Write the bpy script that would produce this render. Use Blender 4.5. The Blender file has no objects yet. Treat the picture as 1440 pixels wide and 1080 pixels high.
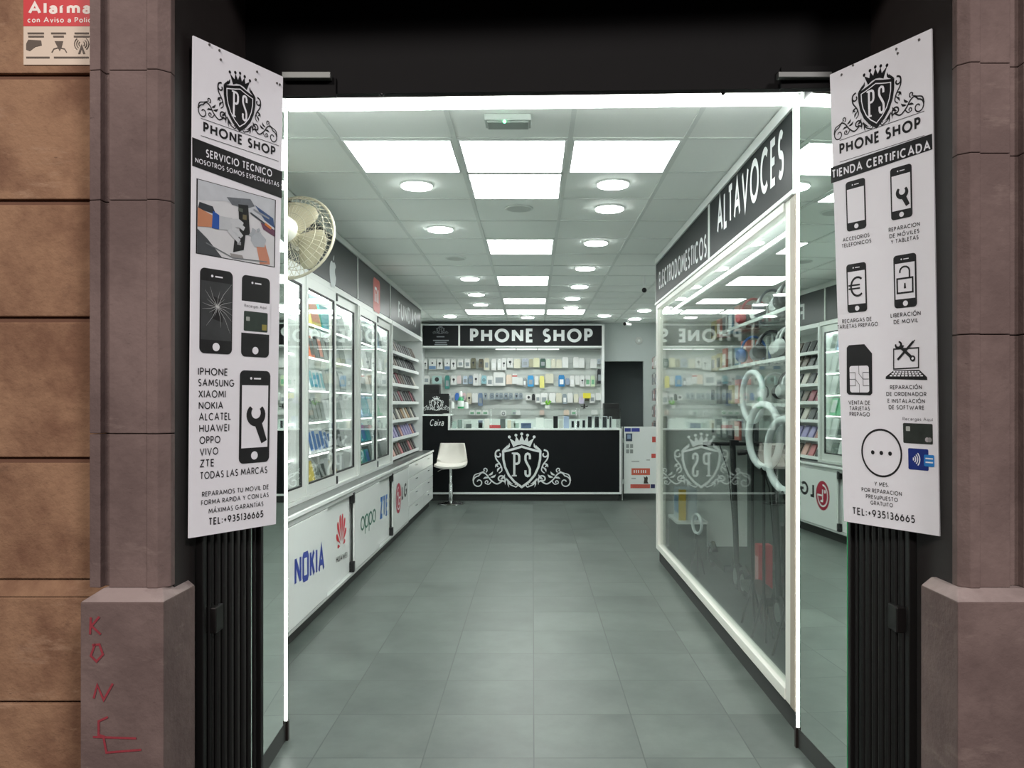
import bpy, math, random
from mathutils import Vector, Matrix
random.seed(7)
C = bpy.context.scene.collection
SC = bpy.context.scene
# ------------------------------------------------------------------ camera, world, key lights, exposure
F, VX, VY, EYE = 1110.0, 749.0, 568.0, 1.5          # focal length in px, vanishing point of the shop's length, eye height
cam = bpy.data.objects.new('camera', bpy.data.cameras.new('camera')); C.objects.link(cam)
cam.location = (0, 0, EYE); cam.rotation_euler = (math.pi/2, 0, 0)
cam.data.sensor_width = 36; cam.data.lens = 36*F/1440
cam.data.shift_x = -(VX-720)/1440; cam.data.shift_y = (VY-540)/1440
cam.data.clip_start = .05
SC.camera = cam
SC.view_settings.view_transform = 'Standard'; SC.view_settings.look = 'None'
SC.view_settings.gamma = 1; SC.view_settings.exposure = 0.0; SC.view_settings.use_curve_mapping = False
PANEL, DOWN, STRIP, CABLED, CASELED = 14.6, 20.0, 13.0, 62.0, 18.0     # emission strengths of the shop's own lamps
LED = (0.955, 1.0, 0.965)
w = bpy.data.worlds.new('night'); SC.world = w; w.use_nodes = True
w.node_tree.nodes['Background'].inputs[0].default_value = (.55, .42, .38, 1)
w.node_tree.nodes['Background'].inputs[1].default_value = .03
def street_light(name, loc, target, size, energy, col):
    l = bpy.data.lights.new(name, 'AREA'); l.energy = energy; l.color = col; l.shape = 'DISK'; l.size = size
    o = bpy.data.objects.new(name, l); C.objects.link(o); o.location = loc
    o.rotation_euler = (Vector(target)-Vector(loc)).to_track_quat('-Z', 'Y').to_euler()
street_light('street_lamp_light', (-2.6, -4.5, 5.8), (0, 2.4, 1.6), 1.2, 450, (1, .91, .86))
street_light('street_lamp_light', (3.6, -4.5, 5.4), (0, 2.4, 1.6), 1.2, 345, (1, .91, .90))

# ------------------------------------------------------------------ materials
def lin(c):
    return tuple(((x/255)/12.92 if x/255 <= .04045 else ((x/255+.055)/1.055)**2.4) for x in c)
_M = {}
def M(rgb, rough=.5, metal=0, var=.05, scale=30, bump=0, coat=0, spec=.5):
    """a plain surface with a faint procedural unevenness of its colour"""
    key = (rgb, rough, metal, var, scale, bump, coat, spec)
    if key in _M: return _M[key]
    m = bpy.data.materials.new('surface_%d_%d_%d' % rgb); m.use_nodes = True
    nt = m.node_tree; b = nt.nodes['Principled BSDF']
    c = lin(rgb)
    n = nt.nodes.new('ShaderNodeTexNoise'); n.inputs['Scale'].default_value = scale; n.inputs['Detail'].default_value = 3
    tc = nt.nodes.new('ShaderNodeTexCoord'); nt.links.new(tc.outputs['Object'], n.inputs['Vector'])
    r = nt.nodes.new('ShaderNodeMix'); r.data_type = 'RGBA'
    r.inputs[6].default_value = (*[x*(1-var) for x in c], 1); r.inputs[7].default_value = (*[min(1, x*(1+var)) for x in c], 1)
    nt.links.new(n.outputs[0], r.inputs[0]); nt.links.new(r.outputs[2], b.inputs['Base Color'])
    b.inputs['Roughness'].default_value = rough; b.inputs['Metallic'].default_value = metal
    b.inputs['Coat Weight'].default_value = coat; b.inputs['Specular IOR Level'].default_value = spec
    if bump:
        bp = nt.nodes.new('ShaderNodeBump'); bp.inputs['Strength'].default_value = bump; bp.inputs['Distance'].default_value = .01
        nt.links.new(n.outputs[0], bp.inputs['Height']); nt.links.new(bp.outputs[0], b.inputs['Normal'])
    _M[key] = m; return m
def E(col, s, base=(.9, .9, .9)):
    key = ('E', col, s)
    if key in _M: return _M[key]
    m = bpy.data.materials.new('lamp_surface'); m.use_nodes = True; nt = m.node_tree; b = nt.nodes['Principled BSDF']
    b.inputs['Base Color'].default_value = (*base, 1)
    b.inputs['Emission Color'].default_value = (*col, 1); b.inputs['Emission Strength'].default_value = s
    _M[key] = m; return m
def glass_mat(tint=(.975, .992, .982), f0=.045, extra=1.0):
    m = bpy.data.materials.new('clear_glass'); m.use_nodes = True; nt = m.node_tree
    for n in list(nt.nodes): nt.nodes.remove(n)
    out = nt.nodes.new('ShaderNodeOutputMaterial'); mix = nt.nodes.new('ShaderNodeMixShader')
    tr = nt.nodes.new('ShaderNodeBsdfTransparent'); tr.inputs[0].default_value = (*tint, 1)
    gl = nt.nodes.new('ShaderNodeBsdfGlossy'); gl.inputs['Roughness'].default_value = .01
    ge = nt.nodes.new('ShaderNodeNewGeometry'); d = nt.nodes.new('ShaderNodeVectorMath'); d.operation = 'DOT_PRODUCT'
    nt.links.new(ge.outputs['Incoming'], d.inputs[0]); nt.links.new(ge.outputs['Normal'], d.inputs[1])
    def mt(op, a, bb=None):
        n = nt.nodes.new('ShaderNodeMath'); n.operation = op
        for i, x in enumerate((a, bb)):
            if x is None: continue
            if isinstance(x, (int, float)): n.inputs[i].default_value = x
            else: nt.links.new(x, n.inputs[i])
        return n.outputs[0]
    ab = mt('ABSOLUTE', d.outputs['Value']); om = mt('SUBTRACT', 1.0, ab); p = mt('POWER', om, 5.0)
    fr = mt('MINIMUM', mt('ADD', mt('MULTIPLY', p, (1-f0)*extra), f0), 1.0)
    nt.links.new(fr, mix.inputs[0]); nt.links.new(tr.outputs[0], mix.inputs[1]); nt.links.new(gl.outputs[0], mix.inputs[2])
    nt.links.new(mix.outputs[0], out.inputs[0]); return m
GLASS = glass_mat()
CASEGLASS = glass_mat((.945, .98, .96), .06, 1.0)
def stone(rgb, rgb2, scale=3.0, bump=.35, stain=(60, 45, 38), scuff=None):
    m = bpy.data.materials.new('weathered_stone'); m.use_nodes = True; nt = m.node_tree; b = nt.nodes['Principled BSDF']
    tc = nt.nodes.new('ShaderNodeTexCoord')
    def noise(s, d, ro=.6):
        n = nt.nodes.new('ShaderNodeTexNoise'); n.inputs['Scale'].default_value = s; n.inputs['Detail'].default_value = d
        n.inputs['Roughness'].default_value = ro; nt.links.new(tc.outputs['Object'], n.inputs['Vector']); return n.outputs[0]
    a = noise(scale, 6, .65); c = noise(scale*9, 5); e = noise(scale*.8+3, 8, .75)
    r = nt.nodes.new('ShaderNodeValToRGB'); nt.links.new(a, r.inputs[0])
    r.color_ramp.elements[0].position = .40; r.color_ramp.elements[0].color = (*lin(rgb2), 1)
    r.color_ramp.elements[1].position = .60; r.color_ramp.elements[1].color = (*lin(rgb), 1)
    r2 = nt.nodes.new('ShaderNodeValToRGB'); nt.links.new(e, r2.inputs[0])
    r2.color_ramp.elements[0].position = .60; r2.color_ramp.elements[0].color = (0, 0, 0, 1)
    r2.color_ramp.elements[1].position = .74; r2.color_ramp.elements[1].color = (.55, .55, .55, 1)
    mx = nt.nodes.new('ShaderNodeMix'); mx.data_type = 'RGBA'; nt.links.new(r2.outputs[0], mx.inputs[0])
    nt.links.new(r.outputs[0], mx.inputs[6]); mx.inputs[7].default_value = (*lin(stain), 1)
    col = mx.outputs[2]
    if scuff:      # pale scuffs stretched along the courses, and fine dark pits
        mp = nt.nodes.new('ShaderNodeMapping'); mp.inputs['Scale'].default_value = (3, 3, 11); nt.links.new(tc.outputs['Object'], mp.inputs[0])
        for sc, lo, hi, amt, cc in ((1.0, .60, .68, .55, scuff), (9.0, .655, .70, .6, stain)):
            n2 = nt.nodes.new('ShaderNodeTexNoise'); n2.inputs['Scale'].default_value = sc; n2.inputs['Detail'].default_value = 6; n2.inputs['Roughness'].default_value = .7; nt.links.new(mp.outputs[0], n2.inputs['Vector'])
            r3 = nt.nodes.new('ShaderNodeValToRGB'); nt.links.new(n2.outputs[0], r3.inputs[0]); r3.color_ramp.elements[0].position = lo; r3.color_ramp.elements[0].color = (0, 0, 0, 1); r3.color_ramp.elements[1].position = hi; r3.color_ramp.elements[1].color = (amt, amt, amt, 1)
            m2 = nt.nodes.new('ShaderNodeMix'); m2.data_type = 'RGBA'; nt.links.new(r3.outputs[0], m2.inputs[0]); nt.links.new(col, m2.inputs[6]); m2.inputs[7].default_value = (*lin(cc), 1); col = m2.outputs[2]
    nt.links.new(col, b.inputs['Base Color']); b.inputs['Roughness'].default_value = .9
    bp = nt.nodes.new('ShaderNodeBump'); bp.inputs['Strength'].default_value = bump; bp.inputs['Distance'].default_value = .012
    nt.links.new(c, bp.inputs['Height']); nt.links.new(bp.outputs[0], b.inputs['Normal'])
    return m
def floor_mat(tile=.468, x0=.005, y0=3.343):
    m = bpy.data.materials.new('porcelain_tiles'); m.use_nodes = True; nt = m.node_tree; b = nt.nodes['Principled BSDF']
    tc = nt.nodes.new('ShaderNodeTexCoord'); mp = nt.nodes.new('ShaderNodeMapping'); nt.links.new(tc.outputs['Object'], mp.inputs[0])
    mp.inputs['Location'].default_value = (-x0/tile, -y0/tile, 0); mp.inputs['Scale'].default_value = (1/tile, 1/tile, 1)
    fl = nt.nodes.new('ShaderNodeVectorMath'); fl.operation = 'FLOOR'; nt.links.new(mp.outputs[0], fl.inputs[0])
    fr = nt.nodes.new('ShaderNodeVectorMath'); fr.operation = 'FRACTION'; nt.links.new(mp.outputs[0], fr.inputs[0])
    wn = nt.nodes.new('ShaderNodeTexWhiteNoise'); wn.noise_dimensions = '2D'; nt.links.new(fl.outputs[0], wn.inputs['Vector'])
    sp = nt.nodes.new('ShaderNodeSeparateXYZ'); nt.links.new(fr.outputs[0], sp.inputs[0])
    def mt(op, a, bb=None):
        n = nt.nodes.new('ShaderNodeMath'); n.operation = op
        for i, x in enumerate((a, bb)):
            if x is None: continue
            if isinstance(x, (int, float)): n.inputs[i].default_value = x
            else: nt.links.new(x, n.inputs[i])
        return n.outputs[0]
    def edge(o): return mt('MINIMUM', o, mt('SUBTRACT', 1.0, o))
    g = mt('LESS_THAN', mt('MINIMUM', edge(sp.outputs[0]), edge(sp.outputs[1])), .0062)
    n = nt.nodes.new('ShaderNodeTexNoise'); n.inputs['Scale'].default_value = 2.6; n.inputs['Detail'].default_value = 7; n.inputs['Roughness'].default_value = .65
    ad = nt.nodes.new('ShaderNodeVectorMath'); ad.operation = 'ADD'; nt.links.new(tc.outputs['Object'], ad.inputs[0])
    ms = nt.nodes.new('ShaderNodeVectorMath'); ms.operation = 'SCALE'; ms.inputs['Scale'].default_value = 9; nt.links.new(wn.outputs['Color'], ms.inputs[0])
    nt.links.new(ms.outputs[0], ad.inputs[1]); nt.links.new(ad.outputs[0], n.inputs['Vector'])
    r = nt.nodes.new('ShaderNodeValToRGB'); nt.links.new(n.outputs[0], r.inputs[0])
    r.color_ramp.elements[0].position = .3; r.color_ramp.elements[0].color = (*lin((71, 79, 75)), 1)
    r.color_ramp.elements[1].position = .72; r.color_ramp.elements[1].color = (*lin((101, 110, 105)), 1)
    hv = nt.nodes.new('ShaderNodeHueSaturation'); nt.links.new(r.outputs[0], hv.inputs['Color'])
    nt.links.new(mt('ADD', mt('MULTIPLY', wn.outputs['Value'], .16), .92), hv.inputs['Value'])
    mx = nt.nodes.new('ShaderNodeMix'); mx.data_type = 'RGBA'; nt.links.new(g, mx.inputs[0]); nt.links.new(hv.outputs[0], mx.inputs[6])
    mx.inputs[7].default_value = (*lin((66, 72, 69)), 1); nt.links.new(mx.outputs[2], b.inputs['Base Color'])
    rr = mt('ADD', mt('MULTIPLY', n.outputs[0], .18), .32); nt.links.new(rr, b.inputs['Roughness'])
    bp = nt.nodes.new('ShaderNodeBump'); bp.inputs['Strength'].default_value = .5; bp.inputs['Distance'].default_value = .002
    nt.links.new(mt('SUBTRACT', 1.0, g), bp.inputs['Height']); nt.links.new(bp.outputs[0], b.inputs['Normal'])
    return m
WHITE = M((232, 236, 234), .35, var=.02)
ALU = M((214, 218, 214), .35, .15, var=.02)
CREAM = M((158, 148, 134), .5, var=.04)
WALLW = M((228, 232, 229), .8, var=.03, scale=8, bump=.03)
BLACK = M((14, 15, 17), .42, var=.1)
BLK2 = M((22, 23, 25), .35, var=.08)
GREYSIGN = M((40, 45, 47), .34, var=.06, spec=.2)
CHROME = M((205, 208, 208), .15, 1, var=.02)
DARKM = M((15, 14, 14), .55, .2, var=.15, scale=60, bump=.05)
INK = M((22, 21, 24), .5, var=.05)
PAPER = M((240, 241, 247), .38, var=.015)
SIGNW = M((226, 230, 230), .4, var=.02)

# ------------------------------------------------------------------ mesh builder
class MB:
    def __init__(s): s.v = []; s.f = []; s.m = []; s.mats = []
    def mi(s, m):
        if m not in s.mats: s.mats.append(m)
        return s.mats.index(m)
    def poly(s, pts, m):
        i = len(s.v); s.v += [Vector(p) for p in pts]; s.f.append(list(range(i, i+len(pts)))); s.m.append(s.mi(m)); return s
    def raw(s, pts, faces, m):
        i = len(s.v); s.v += [Vector(p) for p in pts]; k = s.mi(m)
        for f in faces: s.f.append([i+j for j in f]); s.m.append(k)
        return s
    def hexa(s, p, m):   # p: 4 bottom ccw, 4 top ccw
        return s.raw(p, [(3, 2, 1, 0), (4, 5, 6, 7), (0, 1, 5, 4), (1, 2, 6, 5), (2, 3, 7, 6), (3, 0, 4, 7)], m)
    def box(s, x0, x1, y0, y1, z0, z1, m):
        if x0 > x1: x0, x1 = x1, x0
        if y0 > y1: y0, y1 = y1, y0
        if z0 > z1: z0, z1 = z1, z0
        return s.hexa([(x0, y0, z0), (x1, y0, z0), (x1, y1, z0), (x0, y1, z0), (x0, y0, z1), (x1, y0, z1), (x1, y1, z1), (x0, y1, z1)], m)
    def wallseg(s, a, b, t, z0, z1, m):   # a slab along plan segment a-b, thickness t to its left
        a, b = Vector(a), Vector(b); d = (b-a).normalized(); n = Vector((-d.y, d.x))*t
        q = [a, b, b+n, a+n]
        if t < 0: q = [a+n, b+n, b, a]
        return s.hexa([(*p, z0) for p in q]+[(*p, z1) for p in q], m)
    def prism(s, pts, d, m):   # polygon in 3D extruded by d
        d = Vector(d); n = len(pts); P = [Vector(p) for p in pts]
        return s.raw(P+[p+d for p in P], [list(range(n-1, -1, -1)), list(range(n, 2*n))]+[(i, (i+1) % n, n+(i+1) % n, n+i) for i in range(n)], m)
    def frame_at(s, d):
        d = Vector(d).normalized(); a = Vector((0, 0, 1)) if abs(d.z) < .9 else Vector((1, 0, 0))
        u = d.cross(a).normalized(); return u, d.cross(u).normalized()
    def cyl(s, p0, p1, r0, m, r1=None, n=16):
        p0, p1 = Vector(p0), Vector(p1); r1 = r0 if r1 is None else r1; u, v = s.frame_at(p1-p0)
        A = [p0+(u*math.cos(2*math.pi*i/n)+v*math.sin(2*math.pi*i/n))*r0 for i in range(n)]
        B = [p1+(u*math.cos(2*math.pi*i/n)+v*math.sin(2*math.pi*i/n))*r1 for i in range(n)]
        return s.raw(A+B, [list(range(n)), list(range(2*n-1, n-1, -1))]+[(i, n+i, n+(i+1) % n, (i+1) % n) for i in range(n)], m)
    def lathe(s, prof, o, d, m, n=24):   # prof [(r, h)] along axis d from o
        o = Vector(o); d = Vector(d).normalized(); u, v = s.frame_at(d); P = []; k = len(prof); fs = []
        for i in range(n):
            a = 2*math.pi*i/n; e = u*math.cos(a)+v*math.sin(a)
            P += [o+e*r+d*h for r, h in prof]
        for i in range(n):
            j = (i+1) % n
            for q in range(k-1): fs.append((i*k+q, i*k+q+1, j*k+q+1, j*k+q))
        return s.raw(P, fs, m)
    def tube(s, pts, r, m, n=8, closed=False):
        P = [Vector(p) for p in pts]; k = len(P); V = []; fs = []; u = None
        for i in range(k):
            a = P[(i-1) % k] if (closed or i > 0) else P[i]; b = P[(i+1) % k] if (closed or i < k-1) else P[i]
            d = (b-a).normalized()
            if u is None: u = s.frame_at(d)[0]
            u = (u-d*u.dot(d)).normalized(); v = d.cross(u)
            rr = r[i] if isinstance(r, (list, tuple)) else r
            V += [P[i]+(u*math.cos(2*math.pi*j/n)+v*math.sin(2*math.pi*j/n))*rr for j in range(n)]
        for i in range(k if closed else k-1):
            for j in range(n): fs.append((i*n+j, i*n+(j+1) % n, ((i+1) % k)*n+(j+1) % n, ((i+1) % k)*n+j))
        if not closed: fs += [list(range(n-1, -1, -1)), [(k-1)*n+j for j in range(n)]]
        return s.raw(V, fs, m)
    def ball(s, c, r, m, n=12, sq=(1, 1, 1)):
        c = Vector(c); P = []; fs = []; h = n//2
        for i in range(h+1):
            t = math.pi*i/h
            for j in range(n):
                a = 2*math.pi*j/n
                P.append(c+Vector((math.sin(t)*math.cos(a)*r*sq[0], math.sin(t)*math.sin(a)*r*sq[1], math.cos(t)*r*sq[2])))
        for i in range(h):
            for j in range(n): fs.append((i*n+j, (i+1)*n+j, (i+1)*n+(j+1) % n, i*n+(j+1) % n))
        return s.raw(P, fs, m)
    def build(s, name, parent=None, smooth=False, bevel=0, base=True):
        if parent is not None: o0 = wloc(parent)
        else:
            xs = [p.x for p in s.v]; ys = [p.y for p in s.v]; zs = [p.z for p in s.v]
            o0 = Vector(((min(xs)+max(xs))/2, (min(ys)+max(ys))/2, min(zs))) if base else Vector((0, 0, 0))
        me = bpy.data.meshes.new(name); me.from_pydata([tuple(p-o0) for p in s.v], [], s.f)
        for m in s.mats: me.materials.append(m)
        me.polygons.foreach_set('material_index', s.m)
        if smooth:
            me.polygons.foreach_set('use_smooth', [True]*len(me.polygons)); me.set_sharp_from_angle(angle=math.radians(40))
        me.update()
        o = bpy.data.objects.new(name, me); C.objects.link(o)
        if parent is not None: o.parent = parent
        else: o.location = o0
        if bevel:
            b = o.modifiers.new('edge', 'BEVEL'); b.width = bevel; b.segments = 2; b.limit_method = 'ANGLE'
        return o
def wloc(o):
    l = Vector(o.location)
    while o.parent is not None: o = o.parent; l += Vector(o.location)
    return l
def tag(o, label, cat, group=None, kind=None):
    o['label'] = label; o['category'] = cat
    if group: o['group'] = group
    if kind: o['kind'] = kind
    return o
def thing(name, label, cat, loc, group=None):
    o = bpy.data.objects.new(name, None); C.objects.link(o); o.location = loc; o.empty_display_size = .05
    return tag(o, label, cat, group)
def struct(mb, name, label, cat, **k):
    o = mb.build(name, **k); tag(o, label, cat); o['kind'] = 'structure'; return o
def at(px, py, Y): return Vector(((px-VX)*Y/F, Y, EYE-(py-VY)*Y/F))
def X_(px, Y): return (px-VX)*Y/F
def Z_(py, Y): return EYE-(py-VY)*Y/F
ORD = ['first', 'second', 'third', 'fourth', 'fifth', 'sixth', 'seventh', 'eighth', 'ninth', 'tenth', 'eleventh', 'twelfth', 'thirteenth', 'fourteenth', 'fifteenth', 'sixteenth',
       'seventeenth', 'eighteenth', 'nineteenth', 'twentieth', 'twenty-first', 'twenty-second', 'twenty-third', 'twenty-fourth', 'twenty-fifth', 'twenty-sixth', 'twenty-seventh', 'twenty-eighth', 'twenty-ninth', 'thirtieth',
       'thirty-first', 'thirty-second', 'thirty-third', 'thirty-fourth']

# ------------------------------------------------------------------ stroke lettering
def arc(cx, cy, rx, ry, a0, a1, n=12):
    return [(cx+rx*math.cos(math.radians(a0+(a1-a0)*i/n)), cy+ry*math.sin(math.radians(a0+(a1-a0)*i/n))) for i in range(n+1)]
def ring(cx, cy, rx, ry, n=24): return ['c']+arc(cx, cy, rx, ry, 0, 360-360/n, n-1)
_P = [(0, 0), (0, 1), (.5, 1)]+arc(.52, .73, .48, .27, 90, -90)+[(0, .46)]
GL = {
 'A': (.88, [[(0, 0), (.5, 1), (1, 0)], [(.19, .34), (.81, .34)]]),
 'B': (.6, [[(0, 0), (0, 1), (.45, 1)]+arc(.5, .755, .42, .245, 90, -90)+[(0, .51)], [(.45, .51)]+arc(.55, .255, .45, .255, 90, -90)+[(0, 0)]]),
 'C': (.85, [arc(.56, .5, .56, .5, 48, 312, 18)]), 'D': (.8, [[(0, 0), (0, 1), (.4, 1)]+arc(.42, .5, .58, .5, 90, -90)+[(0, 0)]]),
 'E': (.55, [[(1, 1), (0, 1), (0, 0), (1, 0)], [(0, .52), (.9, .52)]]), 'F': (.52, [[(1, 1), (0, 1), (0, 0)], [(0, .5), (.9, .5)]]),
 'G': (.92, [arc(.52, .5, .52, .5, 46, 350, 18)+[(1.0, .45), (.6, .45)]]), 'H': (.75, [[(0, 0), (0, 1)], [(1, 0), (1, 1)], [(0, .52), (1, .52)]]),
 'I': (.0, [[(.5, 0), (.5, 1)]]), 'J': (.45, [[(1, 1), (1, .3)]+arc(.5, .28, .5, .28, 0, -160)]),
 'K': (.68, [[(0, 0), (0, 1)], [(.95, 1), (.05, .42)], [(.34, .62), (1, 0)]]), 'L': (.5, [[(0, 1), (0, 0), (1, 0)]]),
 'M': (.98, [[(0, 0), (.1, 1)], [(.9, 1), (1, 0)], [(.13, .93), (.5, .25), (.87, .93)]]), 'N': (.78, [[(0, 0), (0, 1)], [(1, 0), (1, 1)], [(.02, .95), (.98, .05)]]),
 'O': (1.0, [ring(.5, .5, .5, .5)]), 'P': (.58, [_P]), 'Q': (1.0, [ring(.5, .5, .5, .5), [(.6, .3), (1, -.05)]]),
 'R': (.62, [_P, [(.45, .46), (1, 0)]]), 'S': (.56, [arc(.5, .75, .45, .25, 40, 270)+arc(.5, .25, .5, .25, 90, -140)[1:]]),
 'T': (.62, [[(0, 1), (1, 1)], [(.5, 1), (.5, 0)]]), 'U': (.72, [[(0, 1), (0, .36)]+arc(.5, .36, .5, .36, 180, 360)+[(1, 1)]]),
 'V': (.85, [[(0, 1), (.5, 0), (1, 1)]]), 'W': (1.25, [[(0, 1), (.27, 0), (.5, .85), (.73, 0), (1, 1)]]),
 'X': (.75, [[(0, 0), (1, 1)], [(0, 1), (1, 0)]]), 'Y': (.75, [[(0, 1), (.5, .48), (1, 1)], [(.5, .48), (.5, 0)]]), 'Z': (.65, [[(0, 1), (1, 1), (0, 0), (1, 0)]]),
 '1': (.3, [[(0, .78), (.8, 1), (.8, 0)]]), '3': (.56, [arc(.45, .75, .45, .25, 140, -90)+arc(.45, .26, .55, .26, 90, -140)[1:]]),
 '5': (.56, [[(.95, 1), (.2, 1), (.1, .56)]+arc(.42, .31, .58, .31, 110, -140)]), '6': (.62, [ring(.5, .32, .5, .32), [(.04, .42), (.62, 1)]]),
 '9': (.62, [ring(.5, .68, .5, .32), [(.96, .58), (.38, 0)]]), '0': (.7, [ring(.5, .5, .5, .5)]),
 '+': (.5, [[(0, .45), (1, .45)], [(.5, .18), (.5, .72)]]), ':': (.0, [[(.5, .05), (.5, .2)], [(.5, .55), (.5, .7)]]), '.': (.0, [[(.5, 0), (.5, .1)]]),
 '\u25a1': (.8, [['c', (.0, .12), (.12, 0), (.88, 0), (1, .12), (1, .88), (.88, 1), (.12, 1), (0, .88)]]),
 'o': (.62, [ring(.5, .33, .5, .33)]), 'a': (.56, [arc(.5, .46, .45, .2, 165, 20, 8)+[(1, .4), (1, 0)], ring(.5, .19, .5, .19)]), 'c': (.55, [arc(.55, .33, .55, .33, 48, 312)]),
 'e': (.6, [[(.03, .35), (.97, .35)]+arc(.5, .33, .5, .33, 5, 315)]), 'p': (.62, [ring(.5, .33, .5, .33), [(0, .66), (0, -.32)]]),
 'q': (.62, [ring(.5, .33, .5, .33), [(1, .66), (1, -.32)]]), 'g': (.62, [ring(.5, .33, .5, .33), [(1, .66), (1, -.12)]+arc(.5, -.12, .5, .2, 0, -150)]),
 'n': (.52, [[(0, 0), (0, .66)], [(0, .36)]+arc(.5, .36, .5, .3, 180, 0)+[(1, 0)]]),
 'm': (.9, [[(0, 0), (0, .66)], [(0, .38)]+arc(.25, .38, .25, .28, 180, 0)+[(.5, 0)], [(.5, .38)]+arc(.75, .38, .25, .28, 180, 0)+[(1, 0)]]),
 'r': (.32, [[(0, 0), (0, .66)], [(0, .36)]+arc(.7, .36, .7, .3, 180, 75)]), 'l': (.0, [[(.5, 0), (.5, 1)]]), 'i': (.0, [[(.5, 0), (.5, .66)], [(.5, .86), (.5, 1)]]),
 'í': (.1, [[(.5, 0), (.5, .66)], [(.3, .8), (.8, 1)]]), 's': (.42, [arc(.5, .495, .45, .165, 40, 270)+arc(.5, .165, .5, .165, 90, -140)[1:]]),
 'u': (.52, [[(0, .66), (0, .3)]+arc(.5, .3, .5, .3, 180, 360)+[(1, .66)], [(1, .66), (1, 0)]]), 'v': (.55, [[(0, .66), (.5, 0), (1, .66)]]), 'x': (.52, [[(0, 0), (1, .66)], [(0, .66), (1, 0)]]),
}
for a, b in (('Á', 'A'), ('É', 'E'), ('Í', 'I'), ('Ó', 'O'), ('Ú', 'U')):
    wv, ss = GL[b]; GL[a] = (wv, ss+[[(.42, 1.2), (.72, 1.38)]] if b != 'I' else ss+[[(.5, 1.2), (2.5, 1.38)]])
def stroke(pts, t, closed=False):
    """quads of a 2-D ribbon of width t (a number, or one width per point)"""
    P = [Vector((p[0], p[1])) for p in pts]; Q = []; tw = []
    for i, p in enumerate(P):
        if not Q or (p-Q[-1]).length > 1e-7: Q.append(p); tw.append(t[i] if isinstance(t, (list, tuple)) else t)
    P = Q; n = len(P); L = []; R = []
    if n < 2: return []
    for i in range(n):
        a = P[i]-P[i-1] if (closed or i > 0) else P[1]-P[0]
        b = P[(i+1) % n]-P[i] if (closed or i < n-1) else P[n-1]-P[n-2]
        a = a.normalized(); b = b.normalized(); na = Vector((-a.y, a.x)); nb = Vector((-b.y, b.x)); mm = na+nb
        if mm.length < 1e-4: mm = na
        mm.normalize(); k = min(1/max(mm.dot(na), .2), 2.2)*tw[i]/2
        L.append(P[i]+mm*k); R.append(P[i]-mm*k)
    out = []
    for i in range(n if closed else n-1):
        j = (i+1) % n; out.append([L[i], R[i], R[j], L[j]])
    return out
def text_polys(s, t=.16, track=.16, shear=0):
    x = 0; out = []
    for ch in s:
        if ch == ' ': x += .42; continue
        if ch not in GL: continue
        wd, ss = GL[ch]; wd = max(wd, t) if wd else t
        for st in ss:
            cl = st[0] == 'c'; pts = st[1:] if cl else st
            q = [(x+t/2+p[0]*(wd-t), t/2+p[1]*(1-t)) for p in pts]
            q = [(a+b*shear, b) for a, b in q]
            out += [(g_, ss.index(st)) for g_ in stroke(q, t, cl)]
        x += wd+track
    return out, max(x-track, .01)

class Surf:
    """a flat (or gently twisted) board given by its corners: bl, br, tl, tr; u runs bl->br in metres, v up"""
    def __init__(s, bl, br, tl, tr):
        s.c = [Vector(p) for p in (bl, br, tl, tr)]; a, b, c, d = s.c
        s.W = ((b-a).length+(d-c).length)/2; s.H = ((c-a).length+(d-b).length)/2
        s.n = (b-a).cross(c-a).normalized()
    def p(s, u, v, off=0):
        a, b, c, d = s.c; x = u/s.W; y = v/s.H
        return a*(1-x)*(1-y)+b*x*(1-y)+c*(1-x)*y+d*x*y+s.n*off
    def inv(s, px, py):
        u, v = s.W/2, s.H/2
        def pr(u, v):
            q = s.p(u, v); return VX+F*q.x/q.y, VY-F*(q.z-EYE)/q.y
        for _ in range(12):
            x, y = pr(u, v); e = 1e-4; xa, ya = pr(u+e, v); xb, yb = pr(u, v+e)
            a, b, c, d = (xa-x)/e, (xb-x)/e, (ya-y)/e, (yb-y)/e; D = a*d-b*c
            rx, ry = px-x, py-y; u += (rx*d-b*ry)/D; v += (a*ry-c*rx)/D
        return u, v
    def poly(s, mb, pts, m, off=.001): mb.poly([s.p(u, v, off) for u, v in pts], m)
    def pxpoly(s, mb, pts, m, off=.001): s.poly(mb, [s.inv(*q) for q in pts], m, off)
    def stroke(s, mb, pts, t, m, off=.001, closed=False):
        mb.k = getattr(mb, 'k', 0)+1; off *= 1+.045*(mb.k % 8)
        for q in stroke(pts, t, closed): s.poly(mb, q, m, off)
    def text(s, mb, st, left, rx, hpx, m, t=.16, off=.001, track=.16, ry=None, shear=0):
        u0, v0 = s.inv(*left); u1, v1 = s.inv(rx, left[1] if ry is None else ry)
        if ry is None:    # keep the baseline level on the board
            for _ in range(6):
                q = s.p(u1, v0); u1 += (rx-(VX+F*q.x/q.y))/max(abs(F/q.y*s.W/(s.W*1.0)), 1)*1.0
            v1 = v0
        ut, vt = s.inv(left[0], left[1]-hpx); h = abs(vt-v0)
        polys, W = text_polys(st, t, track, shear)
        k = (u1-u0)/W; sl = (v1-v0)/W
        for q, ly in polys: s.poly(mb, [(u0+p[0]*k, v0+p[1]*h+p[0]*sl) for p in q], m, off*(1+.12*ly))
    def rrect(s, mb, u0, u1, v0, v1, r, m, off=.001, n=5):
        pts = []
        for cx, cy, a in ((u1-r, v1-r, 0), (u0+r, v1-r, 90), (u0+r, v0+r, 180), (u1-r, v0+r, 270)):
            pts += arc(cx, cy, r, r, a, a+90, n)
        s.poly(mb, pts, m, off)
    def disc(s, mb, u, v, r, m, off=.001, ry=None, n=20): s.poly(mb, arc(u, v, r, ry or r, 0, 360-360/n, n-1), m, off)

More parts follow.
